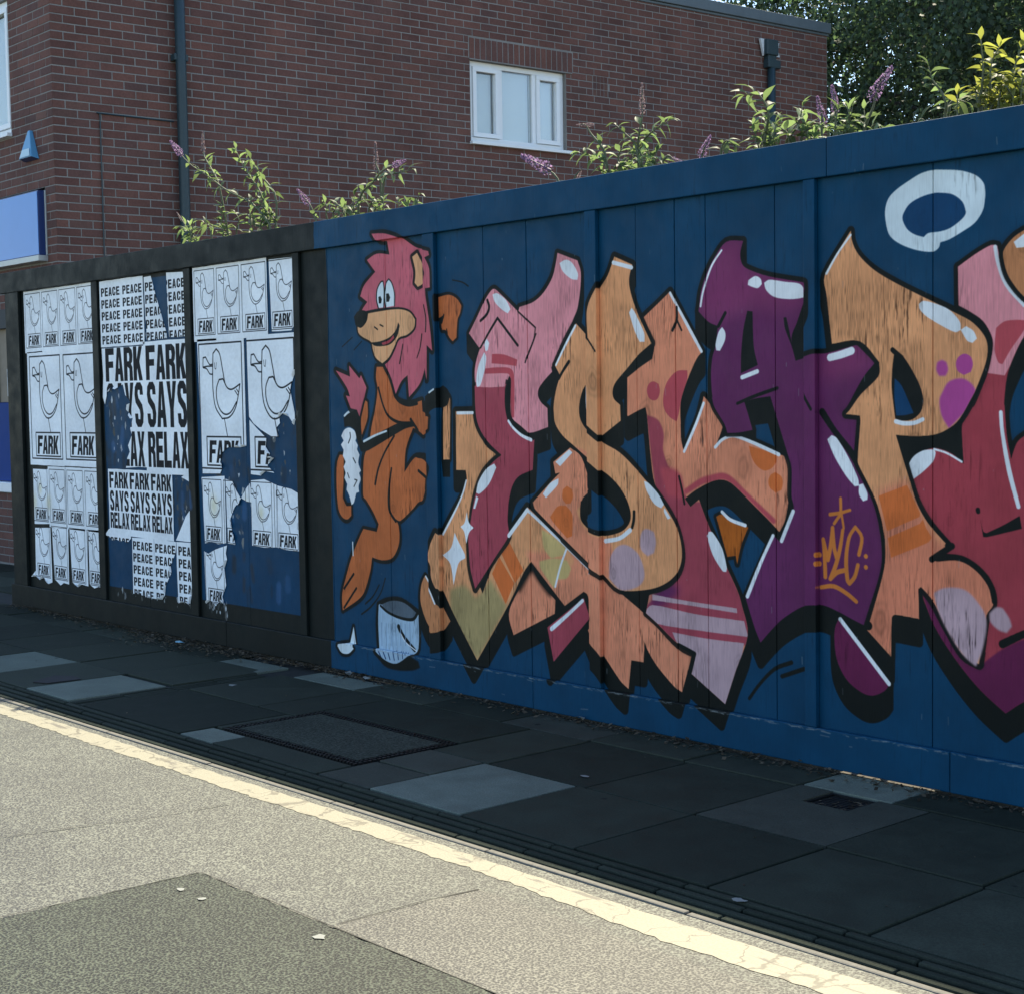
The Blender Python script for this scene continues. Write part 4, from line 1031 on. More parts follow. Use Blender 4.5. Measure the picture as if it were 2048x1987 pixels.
# ------------------------------------------------------------------ ground
def structure(o, label=None):
    o['kind'] = 'structure'
    if label: o['label'] = label
    return o
ROADZ = -0.016
mb = MB(); mb.box(-60, 60, -40, -1.709, -.3, ROADZ)
road = structure(mb.build("road", m_asph), "worn grey asphalt road in full sun in front of the kerb")
mb = MB(); mb.poly([(6.93, -9, ROADZ+.003), (30, -9, ROADZ+.003), (30, -2.495, ROADZ+.003)]+[(7.02+.05*i, -2.52+.00109*.05*i+rnd.uniform(-.010, .008), ROADZ+.003) for i in range(120, -1, -1)]+[(7.02-.0139*.05*i+rnd.uniform(-.009, .009), -2.52-.05*i, ROADZ+.003) for i in range(1, 60)])
structure(mb.build("asphalt_patch", m_asph2), "darker repaired asphalt patch in the nearest part of the road")
mb = MB(); mb.poly([(7.765, -2.516, ROADZ+.003), (30, -2.4915, ROADZ+.003), (30, -2.03, ROADZ+.003), (7.79, -1.99, ROADZ+.003)])
structure(mb.build("asphalt_patch", m_asph3), "pale pinkish asphalt patch between the yellow line and the dark patch")
# open joints round the patches
def strip(pts, w, z, name, mat):
    mb = MB()
    for (a, b) in zip(pts[:-1], pts[1:]):
        d = Vector((b[0]-a[0], b[1]-a[1])); n = Vector((-d.y, d.x)).normalized()*w/2
        k = max(1, int(d.length/.12))
        prev = None
        for i in range(k+1):
            p = Vector(a[:2])+d*(i/k); j = rnd.uniform(.5, 1.3)
            cur = ((p.x+n.x*j, p.y+n.y*j, z), (p.x-n.x*j, p.y-n.y*j, z))
            if prev: mb.poly([prev[0], prev[1], cur[1], cur[0]])
            prev = cur
    return mb.build(name, mat)
m_crack = simple("tar_joint", (.030, .029, .022), .8, .4, 90, .3)
structure(strip([(6.05, -4.5), (6.16, -2.82), (6.29, -2.34), (6.34, -1.99)], .006, ROADZ+.005, "road_joint", m_crack))
structure(strip([(7.762, -2.49), (7.77, -2.2), (7.80, -1.99)], .008, ROADZ+.0045, "road_joint", m_crack))
structure(strip([(6.93, -5), (7.03, -2.519), (7.6, -2.518), (8.5, -2.5165), (11, -2.514)], .005, ROADZ+.0045, "road_joint", m_crack))
# yellow line: worn outline, its far part narrower
mb = MB()
def line_in(x): return -1.754-.022*min(1, max(0, (x-7)/1.3))+.003*math.sin(3*x)+.003*math.sin(37*x)
def line_out(x):
    w = .108+.003*math.sin(5.3*x)+.004*math.sin(23*x)+.003*math.sin(57*x)+.004*math.sin(91*x+2*math.sin(3*x))
    if x > 7.6: w += min(.05, (x-7.6)*.06)
    return -1.755-w
xs = [-20+i*.4 for i in range(50)]+[i*.035 for i in range(340)]+[12+i*.5 for i in range(30)]
for a, b in zip(xs[:-1], xs[1:]):
    mb.poly([(a, line_out(a), ROADZ+.0016), (b, line_out(b), ROADZ+.0016), (b, line_in(b), ROADZ+.0016), (a, line_in(a), ROADZ+.0016)])
structure(mb.build("yellow_line", m_line), "worn cracked pale yellow painted line along the kerb")
# loose grit strip between line and kerb is bare asphalt; kerb lip catches the sun
pave = empty("pavement", (0, -.75, 0), "shaded pavement of dark slabs in front of the hoarding", None)
del pave['label']
pave['kind'] = 'structure'
mb = MB(); mb.box(-60, 60, -1.679, -1.504, -.3, -.05); mb.box(-60, 60, -1.504, 1.285, -.3, -.014)
mb.build("slab_bed", m_joint, pave, loc=(0, -.75, 0))
mb = MB()
for i in range(40):
    a = -6+i*.9; mb.box(a+.003, a+.897, -1.708, -1.680, -.2, -.010+rnd.uniform(-.002, .002))
mb.build("kerb_edge", m_kerblip, pave, bevel=.006, loc=(0, -1.694, 0))
sett_mesh = None
ys = [-1.676, -1.632, -1.588, -1.544]
for r in range(4):
    x = -1.0-rnd.uniform(0, .5)
    while x < 11.2:
        L = .602
        if sett_mesh is None:
            mb = MB(); mb.box(-L/2+.003, L/2-.003, -.0145, .0145, -.08, 0)
            sett_mesh = mb.mesh("sett", m_sett)
        o = bpy.data.objects.new("sett", sett_mesh); COL.objects.link(o); o.parent = pave
        o.location = Vector((x+L/2, ys[r]+.022, -.001-.003*(3-r)+rnd.uniform(-.001, .001)))-pave.location
        o.rotation_euler = (rnd.uniform(-.01, .01), 0, rnd.uniform(-.002, .002))
        md = o.modifiers.new("bevel", 'BEVEL'); md.width = .007; md.segments = 2
        x += L
slabs = []
def slab(x0, x1, y0, y1, m=None, cut=None):
    g = rnd.uniform(.004, .007)
    mb = MB()
    dz = rnd.uniform(-.003, .002)
    rects = [(x0+g, x1-g, y0+g, y1-g)]
    if cut:
        a, b, c, d = cut
        rects = [(x0+g, a, y0+g, y1-g), (b, x1-g, y0+g, y1-g), (a, b, y0+g, c)] + ([(a, b, d, y1-g)] if d < y1-g-.002 else [])
    for (a, b, c, d) in rects: mb.box(a, b, c, d, -.06, dz)
    cx, cy = (x0+x1)/2, (y0+y1)/2
    o = mb.build("paving_slab", m or m_slab, pave, bevel=0 if cut else .004, loc=(cx, cy, 0))
    o.rotation_euler = (rnd.uniform(-.004, .004), rnd.uniform(-.004, .004), 0)
    slabs.append(o)
P = .592
R1 = [-1.22, -.63, -.03, .55, 1.14, 1.72, 2.31, 2.90]
for a, b in zip(R1[:-1], R1[1:]): slab(a, b, -1.5, -.9, m_slablight if abs(a-2.31) < .01 else None)
for i in range(len(slabs)):
    pass
slab(2.90, 3.475, -1.5, -.9)
slab(3.475, 3.99, -1.5, -.93, m_slablight)
slab(4.145, 5.10, -1.5, -.9)
slab(5.10, 5.39, -1.5, -1.31, m_slablight); slab(5.39, 6.20, -1.5, -1.31); slab(5.10, 5.155, -1.305, -.9)
slab(6.205, 6.56, -1.5, -1.19, m_slabmid); slab(6.205, 6.56, -1.19, -.9, m_slabmid); slab(6.56, 7.115, -1.5, -.9, m_slablight)
x = 7.115
for k in range(8): slab(x, x+(.597 if k == 0 else P), -1.5, -.9); x += (.597 if k == 0 else P)
R2 = [-1.22, -.63, -.03, .55, 1.14, 1.72, 2.31, 2.90, 3.47, 3.99]
for a, b in zip(R2[:-1], R2[1:]): slab(a, b, -.9, -.3)
slab(4.145, 4.83, -.9, -.31); slab(4.83, 5.155, -.9, -.31); slab(5.155, 6.205, -.735, -.31); slab(6.205, 6.58, -.9, -.31); slab(6.58, 7.15, -.9, -.3); slab(7.15, 7.705, -.9, -.3)
slab(7.705, 8.29, -.888, -.27, m_slabmid, (7.862, 8.07, -.468, -.278))
for k in range(6): slab(8.29+P*k, 8.29+P*(k+1), -.9 if k else -.895, -.3 if k else -.275, m_slabmid if k == 2 else None)
R3 = [-1.22, -.63, -.03, .55, 1.14, 1.72, 2.31, 2.9, 3.47]
for a, b in zip(R3[:-1], R3[1:]): slab(a, b, -.3, -.03)
slab(3.47, 3.99, -.375, -.15, m_slablight); slab(4.25, 4.82, -.31, -.10, m_slablight); slab(4.82, 5.40, -.31, -.03); slab(5.40, 5.98, -.31, -.03)
slab(5.98, 6.56, -.31, -.04, m_slabmid); slab(6.56, 7.12, -.30, -.03); slab(7.12, 7.705, -.30, -.03); slab(7.705, 8.12, -.265, -.012, m_slablight)
slab(8.12, 8.75, -.27, -.03)
for k in range(4): slab(8.75+P*k, 8.75+P*(k+1), -.3, -.03)
for k in range(3):
    for j in range(2): slab(-3.0+P*j, -3.0+P*(j+1), -1.5+.6*k, -.9+.6*k)
for k in range(7):
    for j in range(2): slab(-3.55+P*k, -3.55+P*(k+1), .3-.3*0+.49*j-.0, .79+.49*j) if -3.55+P*k < -.4 else None
# ribbed band of thin setts running across the pavement
for r in range(4):
    y = -1.50
    while y < -.38:
        L = .28
        mb = MB(); mb.box(-.0155, .0155, -L/2+.003, L/2-.003, -.06, 0)
        o = mb.build("sett", m_sett, pave, bevel=.006)
        o.location = Vector((4.012+.037*r, y+L/2, -.004+rnd.uniform(-.003, .002)))-pave.location
        y += L
# broken hole in the slab on the left
mb = MB(); mb.prism([(3.24, -1.22), (3.36, -1.40), (3.45, -1.36), (3.47, -1.17), (3.36, -1.15)], 0, .004)
me = mb.mesh("broken_patch", simple("broken_slab", (.022, .02, .02), .9, .5, 30, .6))
for v in me.vertices: v.co = Vector((v.co.x-3.35, v.co.z+1.27, .001+v.co.y))
o = bpy.data.objects.new("broken_patch", me); COL.objects.link(o); o.parent = pave; o.location = Vector((3.35, -1.27, .0))-pave.location
# inspection cover
mc = empty("manhole_cover", (5.68, -1.02, 0), "rectangular inspection cover with black studded iron rim set in the pavement", "manhole cover")
X0, X1, Y0, Y1 = 5.16, 6.20, -1.305, -.738
mb = MB(); mb.box(X0, X1, Y0, Y1, -.05, -.010); mb.build("frame", m_iron, mc, loc=(5.68, -1.02, 0))
mb = MB(); mb.box(X0+.058, X1-.058, Y0+.058, Y1-.058, -.02, .001); mb.build("infill", m_infill, mc, loc=(5.68, -1.02, 0))
stud = None
def studs(x0, x1, y0, y1):
    mb = MB()
    nx = max(1, round((x1-x0)/.024)); ny = max(1, round((y1-y0)/.024))
    for i in range(nx):
        for j in range(ny):
            a = x0+(x1-x0)*(i+.5)/nx; b = y0+(y1-y0)*(j+.5)/ny; h = .0075
            mb.box(a-h, a+h, b-h, b+h, -.012, .0015+rnd.uniform(-.001, .001))
    o = mb.build("stud_row", m_iron, mc, loc=(5.68, -1.02, 0)); o['kind'] = 'stuff'
studs(X0, X1, Y0, Y0+.054); studs(X0, X1, Y1-.054, Y1); studs(X0, X0+.054, Y0+.056, Y1-.056); studs(X1-.054, X1, Y0+.056, Y1-.056)
# drain
dg = empty("drain_grate", (7.966, -.373, 0), "small square rusty drain grate sunk in a slab near the blue hoarding", "drain grate")
mb = MB()
a, b, c, d = 7.864, 8.068, -.466, -.28
mb.box(a, b, c, d, -.13, -.10); mb.box(a, a+.012, c, d, -.1, -.006); mb.box(b-.012, b, c, d, -.1, -.006); mb.box(a+.012, b-.012, c, c+.012, -.1, -.006); mb.box(a+.012, b-.012, d-.012, d, -.1, -.006)
mb.build("frame", m_iron, dg, loc=(7.966, -.373, 0))
bar = None
for i in range(8):
    x = a+.028+i*.0212
    mb = MB(); mb.box(x-.005, x+.005, c+.012, d-.012, -.03, -.012); mb.build("bar", m_iron, dg, loc=(7.966, -.373, 0))
mb = MB()
for i in range(26):
    p = Vector((rnd.uniform(a+.02, b-.02), rnd.uniform(c+.02, d-.02), -.010)); r = rnd.uniform(.006, .014); an = rnd.uniform(0, PI)
    mb.poly([p+Vector((math.cos(an)*r, math.sin(an)*r, .002)), p+Vector((-math.sin(an)*r*.5, math.cos(an)*r*.5, 0)), p+Vector((-math.cos(an)*r, -math.sin(an)*r, .003)), p+Vector((math.sin(an)*r*.5, -math.cos(an)*r*.5, 0))])
o = mb.build("debris", m_litter, dg, loc=(7.966, -.373, 0)); o['kind'] = 'stuff'
# ground behind the hoarding (vacant plot) and general terrain; front strip raised to block sunlight under the rail, except one notch
mb = MB(); mb.box(-.05, 7.68, .001, .2, -.2, .011); mb.box(8.125, 60, .001, .2, -.2, .011); mb.box(7.68, 8.125, .001, .2, -.2, -.004); mb.box(-.05, 60, .2, 60, -.2, -.004); mb.box(-60, -.05, 1.286, 60, -.2, -.02)
structure(mb.build("bare_ground", m_soil))

# ------------------------------------------------------------------ hoarding
hb = empty("hoarding", (4.2, 0, 0), "long timber hoarding, black under posters on the left, blue under a graffiti mural", "hoarding")
EXT = MR.ext
HX1 = 11.6
def hpart(name, x0, x1, y0, y1, z0, z1, bevel=.003, tilt=0):
    mb = MB(); mb.box(x0, x1, y0, y1, z0, z1)
    o = mb.build(name, m_paint, hb, EXT, bevel, loc=((x0+x1)/2, 0, 0))
    return o
edges = [.02, .62, 1.485, 2.12, 2.725, 3.35, 3.95, 4.228, 4.76, 5.152, 5.555, 5.87, 6.328, 6.592, 6.824, 7.0, 7.372, 7.562, 8.114, 8.71, 9.3, 9.92, 10.5, 11.0, HX1]
for i, (a, b) in enumerate(zip(edges[:-1], edges[1:])):
    yo = rnd.choice([0, 0, .0012, .002, -.001])
    g = .0012 if b < 4.3 else .0017
    hpart("board", a+g, b-g, yo, .020, .05, 2.46)
mb = MB(); mb.box(.03, HX1-.01, .0202, .024, .05, 2.45); mb.build("backing_sheet", m_dark, hb, loc=(4.2, 0, 0))
for a, b in ((-.02, 7.652), (7.654, HX1)): hpart("top_rail", a, b, -.030, .045, 2.348, 2.50, .004)
for a, b in ((.016, 3.105), (3.108, 5.9), (5.903, 8.205), (8.208, HX1)): hpart("bottom_rail", a, b, -.026, -.002, .0095, .165, .004)
for a, b, t in ((.075, .30, .026), (1.445, 1.532, .018), (2.690, 2.768, .018), (3.912, 3.975, .02)):
    hpart("batten", a, b, -t, -.0015, .1655, 2.3475, .003)
for a, b in ((5.106, 5.197), (6.292, 6.364), (7.534, 7.590), (8.73, 8.80), (9.95, 10.02)):
    hpart("batten", a, b, -.025, -.0015, .1655, 2.3475, .003)
post_m = simple("raw_post", (.12, .10, .075), .85, .3, 15, .4)
for x in (.15, 1.49, 2.73, 3.94, 5.15, 6.33, 7.56, 8.76, 9.98, 11.2):
    mb = MB(); mb.box(x-.04, x+.04, .045, .12, -.1, 2.44); mb.build("back_post", post_m, hb, loc=(x, .08, 0))
# screw heads
# ------------------------------------------------------------------ posters
pgroup = {'duck': "duck posters pasted on the hoarding", 'peace': "PEACE sheets pasted on the hoarding", 'fark': "FARK SAYS RELAX posters pasted on the hoarding", 'blank': "torn paper scraps on the hoarding"}
for i, (kind, (x0, z0, x1, z1), lab, key) in enumerate(POST):
    if key: pts = [tuple(float(v)/1000 for v in t.split(',')) for t in TORN[key].split()]
    else:
        pts = []
        e0 = .003 if kind != 'peace' else .0
        z0 -= .026; z1 += .006; x0 -= e0; x1 += e0
        c = [(x0, z0), (x1, z0), (x1, z1), (x0, z1)]
        for k in range(4):
            p, q = c[k], c[(k+1) % 4]; n = 5
            for s_ in range(n):
                t = s_/n; pts.append((p[0]+(q[0]-p[0])*t+rnd.uniform(-.0015, .0015), p[1]+(q[1]-p[1])*t+rnd.uniform(-.0015, .0015)))
    cx = sum(p[0] for p in pts)/len(pts); cz = min(p[1] for p in pts)
    yf = -.0016-.0007*(i % 4)
    mb = MB(); mb.prism(pts, yf-.0006, yf)
    nm = {'duck': 'duck_poster', 'peace': 'peace_poster', 'fark': 'slogan_poster', 'blank': 'paper_scrap'}[kind]
    o = mb.build(nm, m_paper, None, PR.ext, loc=(cx, 0, cz))
    tag(o, lab, 'poster' if kind != 'blank' else 'paper scrap', pgroup[kind])
    if key in ('farkB1', 'duckB4', 'duckB4b', 'duckB3', 'duck4a', 'peace2c', 'peace2d', 'peace1c', 'duck3b', 'p1r4a', 'p1r4c', 'duck3d', 'farkS2bit'):
        n = len(pts)
        for q in rnd.sample(range(3, n-1), min(4, n-4)):       # peeled curls along the torn edge
            a, b = Vector(pts[q]), Vector(pts[(q+1) % n]); t = b-a
            if t.length < .008 or t.length > .2: continue
            L = min(t.length, .06); t.normalize(); nn = Vector((-t.y, t.x))
            if (Vector((cx, sum(p[1] for p in pts)/n))-a).dot(nn) < 0: nn = -nn
            dpt = rnd.uniform(.012, .026); mb = MB(); m_ = 5
            for u in range(m_+1):
                f = u/m_; w0 = L*(1-f*.75)*.5; c0 = a+t*(L*.5+rnd.uniform(-.001, .001))
                yy = yf-.001-.011*math.sin(f*2.4)
                off = nn*dpt*(f if f < .6 else .6+.25*(f-.6))
                for sg in (-1, 1):
                    pp = c0+off+t*w0*sg; mb.v.append((pp.x, yy, pp.y))
            mb.f = [(2*u, 2*u+1, 2*u+3, 2*u+2) for u in range(m_)]
            co = mb.build("paper_curl", m_curl, o); co.location = (0, 0, 0)
            for v in co.data.vertices: v.co -= Vector((cx, 0, cz))
            for p_ in co.data.polygons: p_.use_smooth = True

# ------------------------------------------------------------------ brick building
BX, BY = -1.743, 1.289
YB = 0.07251
dS = Vector((math.sin(YB), math.cos(YB), 0)); nS = Vector((math.cos(YB), -math.sin(YB), 0))
bld = empty("brick_building", (BX, BY, 0), "red-brown brick building with a flat roof and a white window, behind the hoarding", "building")
def SM(s, z, out=0.0):   # frame on the side wall: x along wall, y outward, z up
    M = Matrix.Identity(4)
    M.col[0][:3] = dS; M.col[1][:3] = nS; M.col[2][:3] = (0, 0, 1)
    p = Vector((BX, BY, 0))+dS*s+nS*out
    M.col[3][:3] = (p.x, p.y, z); return M
def FM(s, z, out=0.0):   # frame on the street front: x along (to the left), y outward (-Y)
    M = Matrix.Identity(4)
    M.col[0][:3] = (-1, 0, 0); M.col[1][:3] = (0, -1, 0); M.col[2][:3] = (0, 0, 1)
    M.col[3][:3] = (BX-s, BY-out, z); return M
BT = 6.06; SL = 10.2; FL = 7.0
WIN = (4.575, 5.885, 4.235, 5.09)
def wall_with_hole(mb, M, x0, x1, z0, z1, holes, t0, t1):
    """rect wall with rectangular holes, split into boxes"""
    xs = sorted({x0, x1, *[h[0] for h in holes], *[h[1] for h in holes]}); zs = sorted({z0, z1, *[h[2] for h in holes], *[h[3] for h in holes]})
    for a, b in zip(xs[:-1], xs[1:]):
        for c, d in zip(zs[:-1], zs[1:]):
            mx, mz = (a+b)/2, (c+d)/2
            if any(h[0] < mx < h[1] and h[2] < mz < h[3] for h in holes): continue
            mb.box(a, b, t0, t1, c, d, M)
mb = MB()
wall_with_hole(mb, SM(0, 0), 0.0, SL, -.1, BT, [WIN], -.25, .0025)
FH = [(.86, 3.2, 4.03, 5.25), (.93, 3.4, .78, 2.30), (.195, 6.0, 2.80, 3.46)]
wall_with_hole(mb, FM(0, 0), 0.0, FL, -.1, BT, FH, -.25, .0025)
mb.build("wall", m_mortar, bld, loc=(BX, BY, 0))
mb = MB(); mb.box(.3, SL-.05, -6.5, -.26, -.1, BT-.05, SM(0, 0)); mb.build("interior_core", m_dark, bld, loc=(BX, BY, 0))
# bricks
vm = camo.matrix_world.inverted()
FPX = 55.2924/36*2048
def proj(p):
    q = vm @ p
    if q.z > -.1: return None
    return (q.x/-q.z*FPX+1024, -q.y/-q.z*FPX+993.5, -q.z)
bricks = []
def brick_row(Mf, L, z0, z1, holes, off, side):
    nrow = int(round((z1-z0)/.075))
    for r in range(nrow):
        z = z0+.075*r
        odd = (r+off) % 2
        s = 0.0
        first = True
        while s < L:
            w = .1125 if (first and odd) else .225
            first = False
            a, b = (s if s > 0 else -.0075), min(L, s+w); s += w
            segs = [(a, b)]
            for h in holes:
                if h[2] < z+.0375 < h[3]:
                    ns = []
                    for (p, q) in segs:
                        if h[1] <= p or h[0] >= q: ns.append((p, q)); continue
                        if p < h[0]: ns.append((p, h[0]))
                        if q > h[1]: ns.append((h[1], q))
                    segs = ns
            for p, q in segs:
                if q-p < .03: continue
                bricks.append((Mf, p+.005, q-.005, z+.005, z+.07))
brick_row(SM, SL, 2.26, BT-.01, [(WIN[0]-.002, WIN[1]+.002, WIN[2]-.045, WIN[3]), (4.56, 5.99, 5.09, 5.345), (6.28, 6.505, 4.885, 5.11)], 0, 's')
brick_row(FM, 6.2, 2.26, BT-.01, [(FH[0][0]-.002, FH[0][1]+.01, FH[0][2]-.06, FH[0][3]), FH[2], (.9, 3.43, .7, 2.30)], 1, 'f')
brick_row(FM, 6.2, .01, .69, [], 1, 'f')
brick_row(FM, .93, .69, 2.26, [], 1, 'f')
for i in range(19):                                               # soldier course over the window
    a = 4.565+i*.0749; bricks.append((SM, a+.004, a+.069, 5.097, 5.318))
for i in range(4):
    for j in range(3): bricks.append((SM, 6.284+i*.055, 6.284+i*.055+.05, 4.89+j*.075, 4.89+j*.075+.068))
mb = MB()
def brick_mesh(w, h):
    mb = MB(); t = .006; c = .003
    mb.v = [(-w/2, -.02, -h/2), (w/2, -.02, -h/2), (w/2, -.02, h/2), (-w/2, -.02, h/2),
            (-w/2, t-c, -h/2), (w/2, t-c, -h/2), (w/2, t-c, h/2), (-w/2, t-c, h/2),
            (-w/2+c, t, -h/2+c), (w/2-c, t, -h/2+c), (w/2-c, t, h/2-c), (-w/2+c, t, h/2-c)]
    mb.f = [(0,1,5,4), (1,2,6,5), (2,3,7,6), (3,0,4,7), (4,5,9,8), (5,6,10,9), (6,7,11,10), (7,4,8,11), (8,9,10,11)]
    return mb
scored = []
for i, (Mf, a, b, c, d) in enumerate(bricks):
    p = Mf((a+b)/2, (c+d)/2) .translation
    q = proj(p); vis = 0
    if q and -20 < q[0] < 2068 and -20 < q[1] < 1987:
        hid = q[1] > 548-.164*(q[0]-5) and q[0] > 20                # behind the hoarding
        if not hid: vis = (b-a)*(d-c)/q[2]**2
    scored.append((vis, i))
scored.sort(reverse=True)
pick = {i for v, i in scored[:300] if v > 0}
cache = {}
rest = MB()
for i, (Mf, a, b, c, d) in enumerate(bricks):
    w, h = round(b-a, 3), round(d-c, 3)
    M = Mf((a+b)/2, (c+d)/2, rnd.uniform(-.0015, .0015)) @ Matrix.Rotation(rnd.uniform(-.006, .006), 4, 'Y')
    if i in pick:
        if (w, h) not in cache: cache[(w, h)] = brick_mesh(w, h).mesh("brick", m_brick)
        o = bpy.data.objects.new("brick", cache[(w, h)]); COL.objects.link(o); o.parent = bld
        M.translation -= Vector((BX, BY, 0)); o.matrix_local = M
    else:
        bm_ = brick_mesh(w, h); n0 = len(rest.v)
        rest.v += [tuple(M @ Vector(v)) for v in bm_.v]; rest.f += [tuple(n0+k for k in f) for f in bm_.f]
o = rest.build("bricks", m_brick, bld, loc=(BX, BY, 0)); o['kind'] = 'stuff'
# roof edge
mb = MB(); mb.box(-.04, SL+.04, -6.6, .045, BT, BT+.13, SM(0, 0)); mb.box(-.02, SL+.02, -6.6, .02, BT-.03, BT, SM(0, 0))
mb.build("roof", m_coping, bld, bevel=.008, loc=(BX, BY, 0))
# side window
def window(Mf, x0, x1, z0, z1, splits, rec, sill=True, casements=()):
    fr = MB(); fw = .055
    fr.box(x0, x1, rec-.06, rec, z0, z0+fw, Mf(0, 0)); fr.box(x0, x1, rec-.06, rec, z1-fw, z1, Mf(0, 0))
    fr.box(x0, x0+fw, rec-.06, rec, z0+fw, z1-fw, Mf(0, 0)); fr.box(x1-fw, x1, rec-.06, rec, z0+fw, z1-fw, Mf(0, 0))
    for s in splits: fr.box(s-.025, s+.025, rec-.06, rec, z0+fw, z1-fw, Mf(0, 0))
    fo = fr.build("window", m_upvc, bld, bevel=.004, loc=(BX, BY, 0))
    e = [x0+fw]+[v for s in splits for v in (s-.025, s+.025)]+[x1-fw]
    for k in range(0, len(e), 2):
        a, b = e[k], e[k+1]
        c, d = z0+fw, z1-fw
        if (k//2) in casements:
            cs = MB(); w = .05
            cs.box(a+.002, b-.002, rec-.04, rec+.018, c+.002, c+w, Mf(0, 0)); cs.box(a+.002, b-.002, rec-.04, rec+.018, d-w, d-.002, Mf(0, 0))
            cs.box(a+.002, a+w, rec-.04, rec+.018, c+w, d-w, Mf(0, 0)); cs.box(b-w, b-.002, rec-.04, rec+.018, c+w, d-w, Mf(0, 0))
            o = cs.build("casement", m_upvc, fo, bevel=.004); a += w; b -= w; c += w; d -= w
        p = MB(); p.box(a, b, rec-.03, rec-.024, c, d, Mf(0, 0)); p.build("pane", m_glass, fo)
        p = MB(); p.box(a, b, rec-.075, rec-.07, c, d, Mf(0, 0)); p.build("sky_backing", m_skybacking, fo)  # pale sheet added behind each pane to imitate its sky reflection
    if sill:
        s = MB(); s.box(x0-.02, x1+.05, rec-.05, .055, z0-.035, z0-.002, Mf(0, 0)); s.build("sill", m_upvc, fo, bevel=.004)
    for ch in fo.children:
        ch.location = (0, 0, 0)
        for v in ch.data.vertices: v.co -= Vector((BX, BY, 0))
    return fo
window(SM, WIN[0]+.002, WIN[1]-.002, WIN[2]+.002, WIN[3]-.002, (5.01, 5.47), -.045, True, (0, 2))
mb = MB(); mb.box(4.56, 5.97, -.03, .02, 5.088, 5.10, SM(0, 0)); mb.build("lintel_edge", m_mortar, bld, loc=(BX, BY, 0))
window(FM, FH[0][0], FH[0][1], FH[0][2], FH[0][3], (1.75,), -.03, True, (0,))
# downpipe and hopper
mb = MB(); mb.tube([SM(1.21, z, .075).translation for z in (0, 1.5, 3, 4.5, 6.05)], .05, 12); mb.build("downpipe", m_pipe, bld, smooth=True, loc=(BX, BY, 0))
for z in (2.9, 4.7):
    mb = MB(); mb.box(-.07, .07, .0, .09, -.03, .03, SM(1.21, z)); mb.build("pipe_bracket", m_pipe, bld, bevel=.004, loc=(BX, BY, 0))
hp = MB(); Mh = SM(9.10, 5.62)
hp.box(-.10, .10, .005, .11, .03, .22, Mh); hp.box(-.07, .15, .006, .10, -.12, -.02, Mh); hp.box(-.06, .08, .005, .09, -.05, .04, Mh)
ho = hp.build("hopper", m_pipe, bld, bevel=.012, loc=(BX, BY, 0))
mb = MB(); mb.tube([SM(9.12, z, .06).translation for z in (0, 2, 4, 5.5)], .05, 10); mb.build("downpipe", m_pipe, bld, smooth=True, loc=(BX, BY, 0))
for s in (-.19, .17):
    mb = MB(); mb.prism([(s+.02, .22), (s+.085, .22), (s+.08, .02), (s+.05, .12)] if s < 0 else [(s-.06, .20), (s-.01, .20), (s-.03, .10), (s+.0, .03), (s-.06, .03)], 0, .03)
    for k, v in enumerate(mb.v): mb.v[k] = tuple(Mh @ Vector((v[0], v[1]+.03, v[2])))
    mb.build("hopper_bracket", m_notice, bld, loc=(BX, BY, 0))
# cable on the side wall
mb = MB(); mb.tube([SM(.43, z, .016).translation for z in (2.2, 3.2, 4.12)], .006, 6); mb.tube([SM(s, 4.13-.01*s, .016).translation for s in (.40, .8, 1.15)], .007, 6); mb.build("cable", m_pipe, bld, loc=(BX, BY, 0))
# shop front on the street side
sg = empty("shop_sign", (BX-2, BY, 2.85), "plain blue fascia sign box on the brick corner above the hoarding", "sign")
def on(p, M0): return p
mb = MB(); mb.box(.212, 5.9, .076, .080, 2.862, 3.42, FM(0, 0)); mb.build("sign_face", m_signblue, sg, loc=sg.location)
mb = MB(); mb.box(.20, 5.9, .004, .075, 2.855, 3.43, FM(0, 0)); mb.build("sign_end", m_signedge, sg, loc=sg.location)
mb = MB(); mb.box(.18, 5.9, .004, .10, 2.80, 2.852, FM(0, 0)); mb.box(.180, .197, .004, .02, 2.853, 3.43, FM(0, 0)); mb.build("trim", m_alu, sg, bevel=.004, loc=sg.location)
al = empty("alarm_box", (BX-.43, BY, 3.72), "small triangular blue and white alarm box on the brick corner", "alarm box")
mb = MB()
b0 = FM(.43, 3.72, .005)
pv = [(-.14, 0, 0), (.14, 0, 0), (.02, 0, .27), (-.02, 0, .27), (-.13, .075, .02), (.13, .075, .02), (.02, .03, .27), (-.02, .03, .27)]
mb.v = [tuple(b0 @ Vector(q)) for q in pv]; mb.f = [(0,1,2,3), (4,7,6,5), (0,4,5,1), (1,5,6,2), (2,6,7,3), (3,7,4,0)]
ac = mb.build("case", m_alarmblue, al, bevel=.006, loc=al.location)
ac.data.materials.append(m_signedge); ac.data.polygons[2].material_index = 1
mb = MB(); mb.v = [tuple(b0 @ Vector(q)) for q in ((-.105, .078, .03), (.105, .078, .03), (.075, .066, .10), (-.075, .066, .10))]; mb.f = [(0,1,2,3)]
mb.build("label_plate", m_alarmwhite, al, loc=al.location)
mb = MB(); mb.box(.93, 3.4, -.06, -.03, 2.25, 2.80, FM(0, 0)); mb.build("fascia_panel", m_notice, bld, loc=(BX, BY, 0))
mb = MB(); mb.box(.93, 3.4, -.05, .01, 2.24, 2.42, FM(0, 0)); mb.build("shop_lintel", m_dark, bld, bevel=.004, loc=(BX, BY, 0))
mb = MB(); mb.box(.93, 3.4, -.08, -.05, 1.545, 2.24, FM(0, 0)); mb.build("shop_board", m_tanboard, bld, loc=(BX, BY, 0))
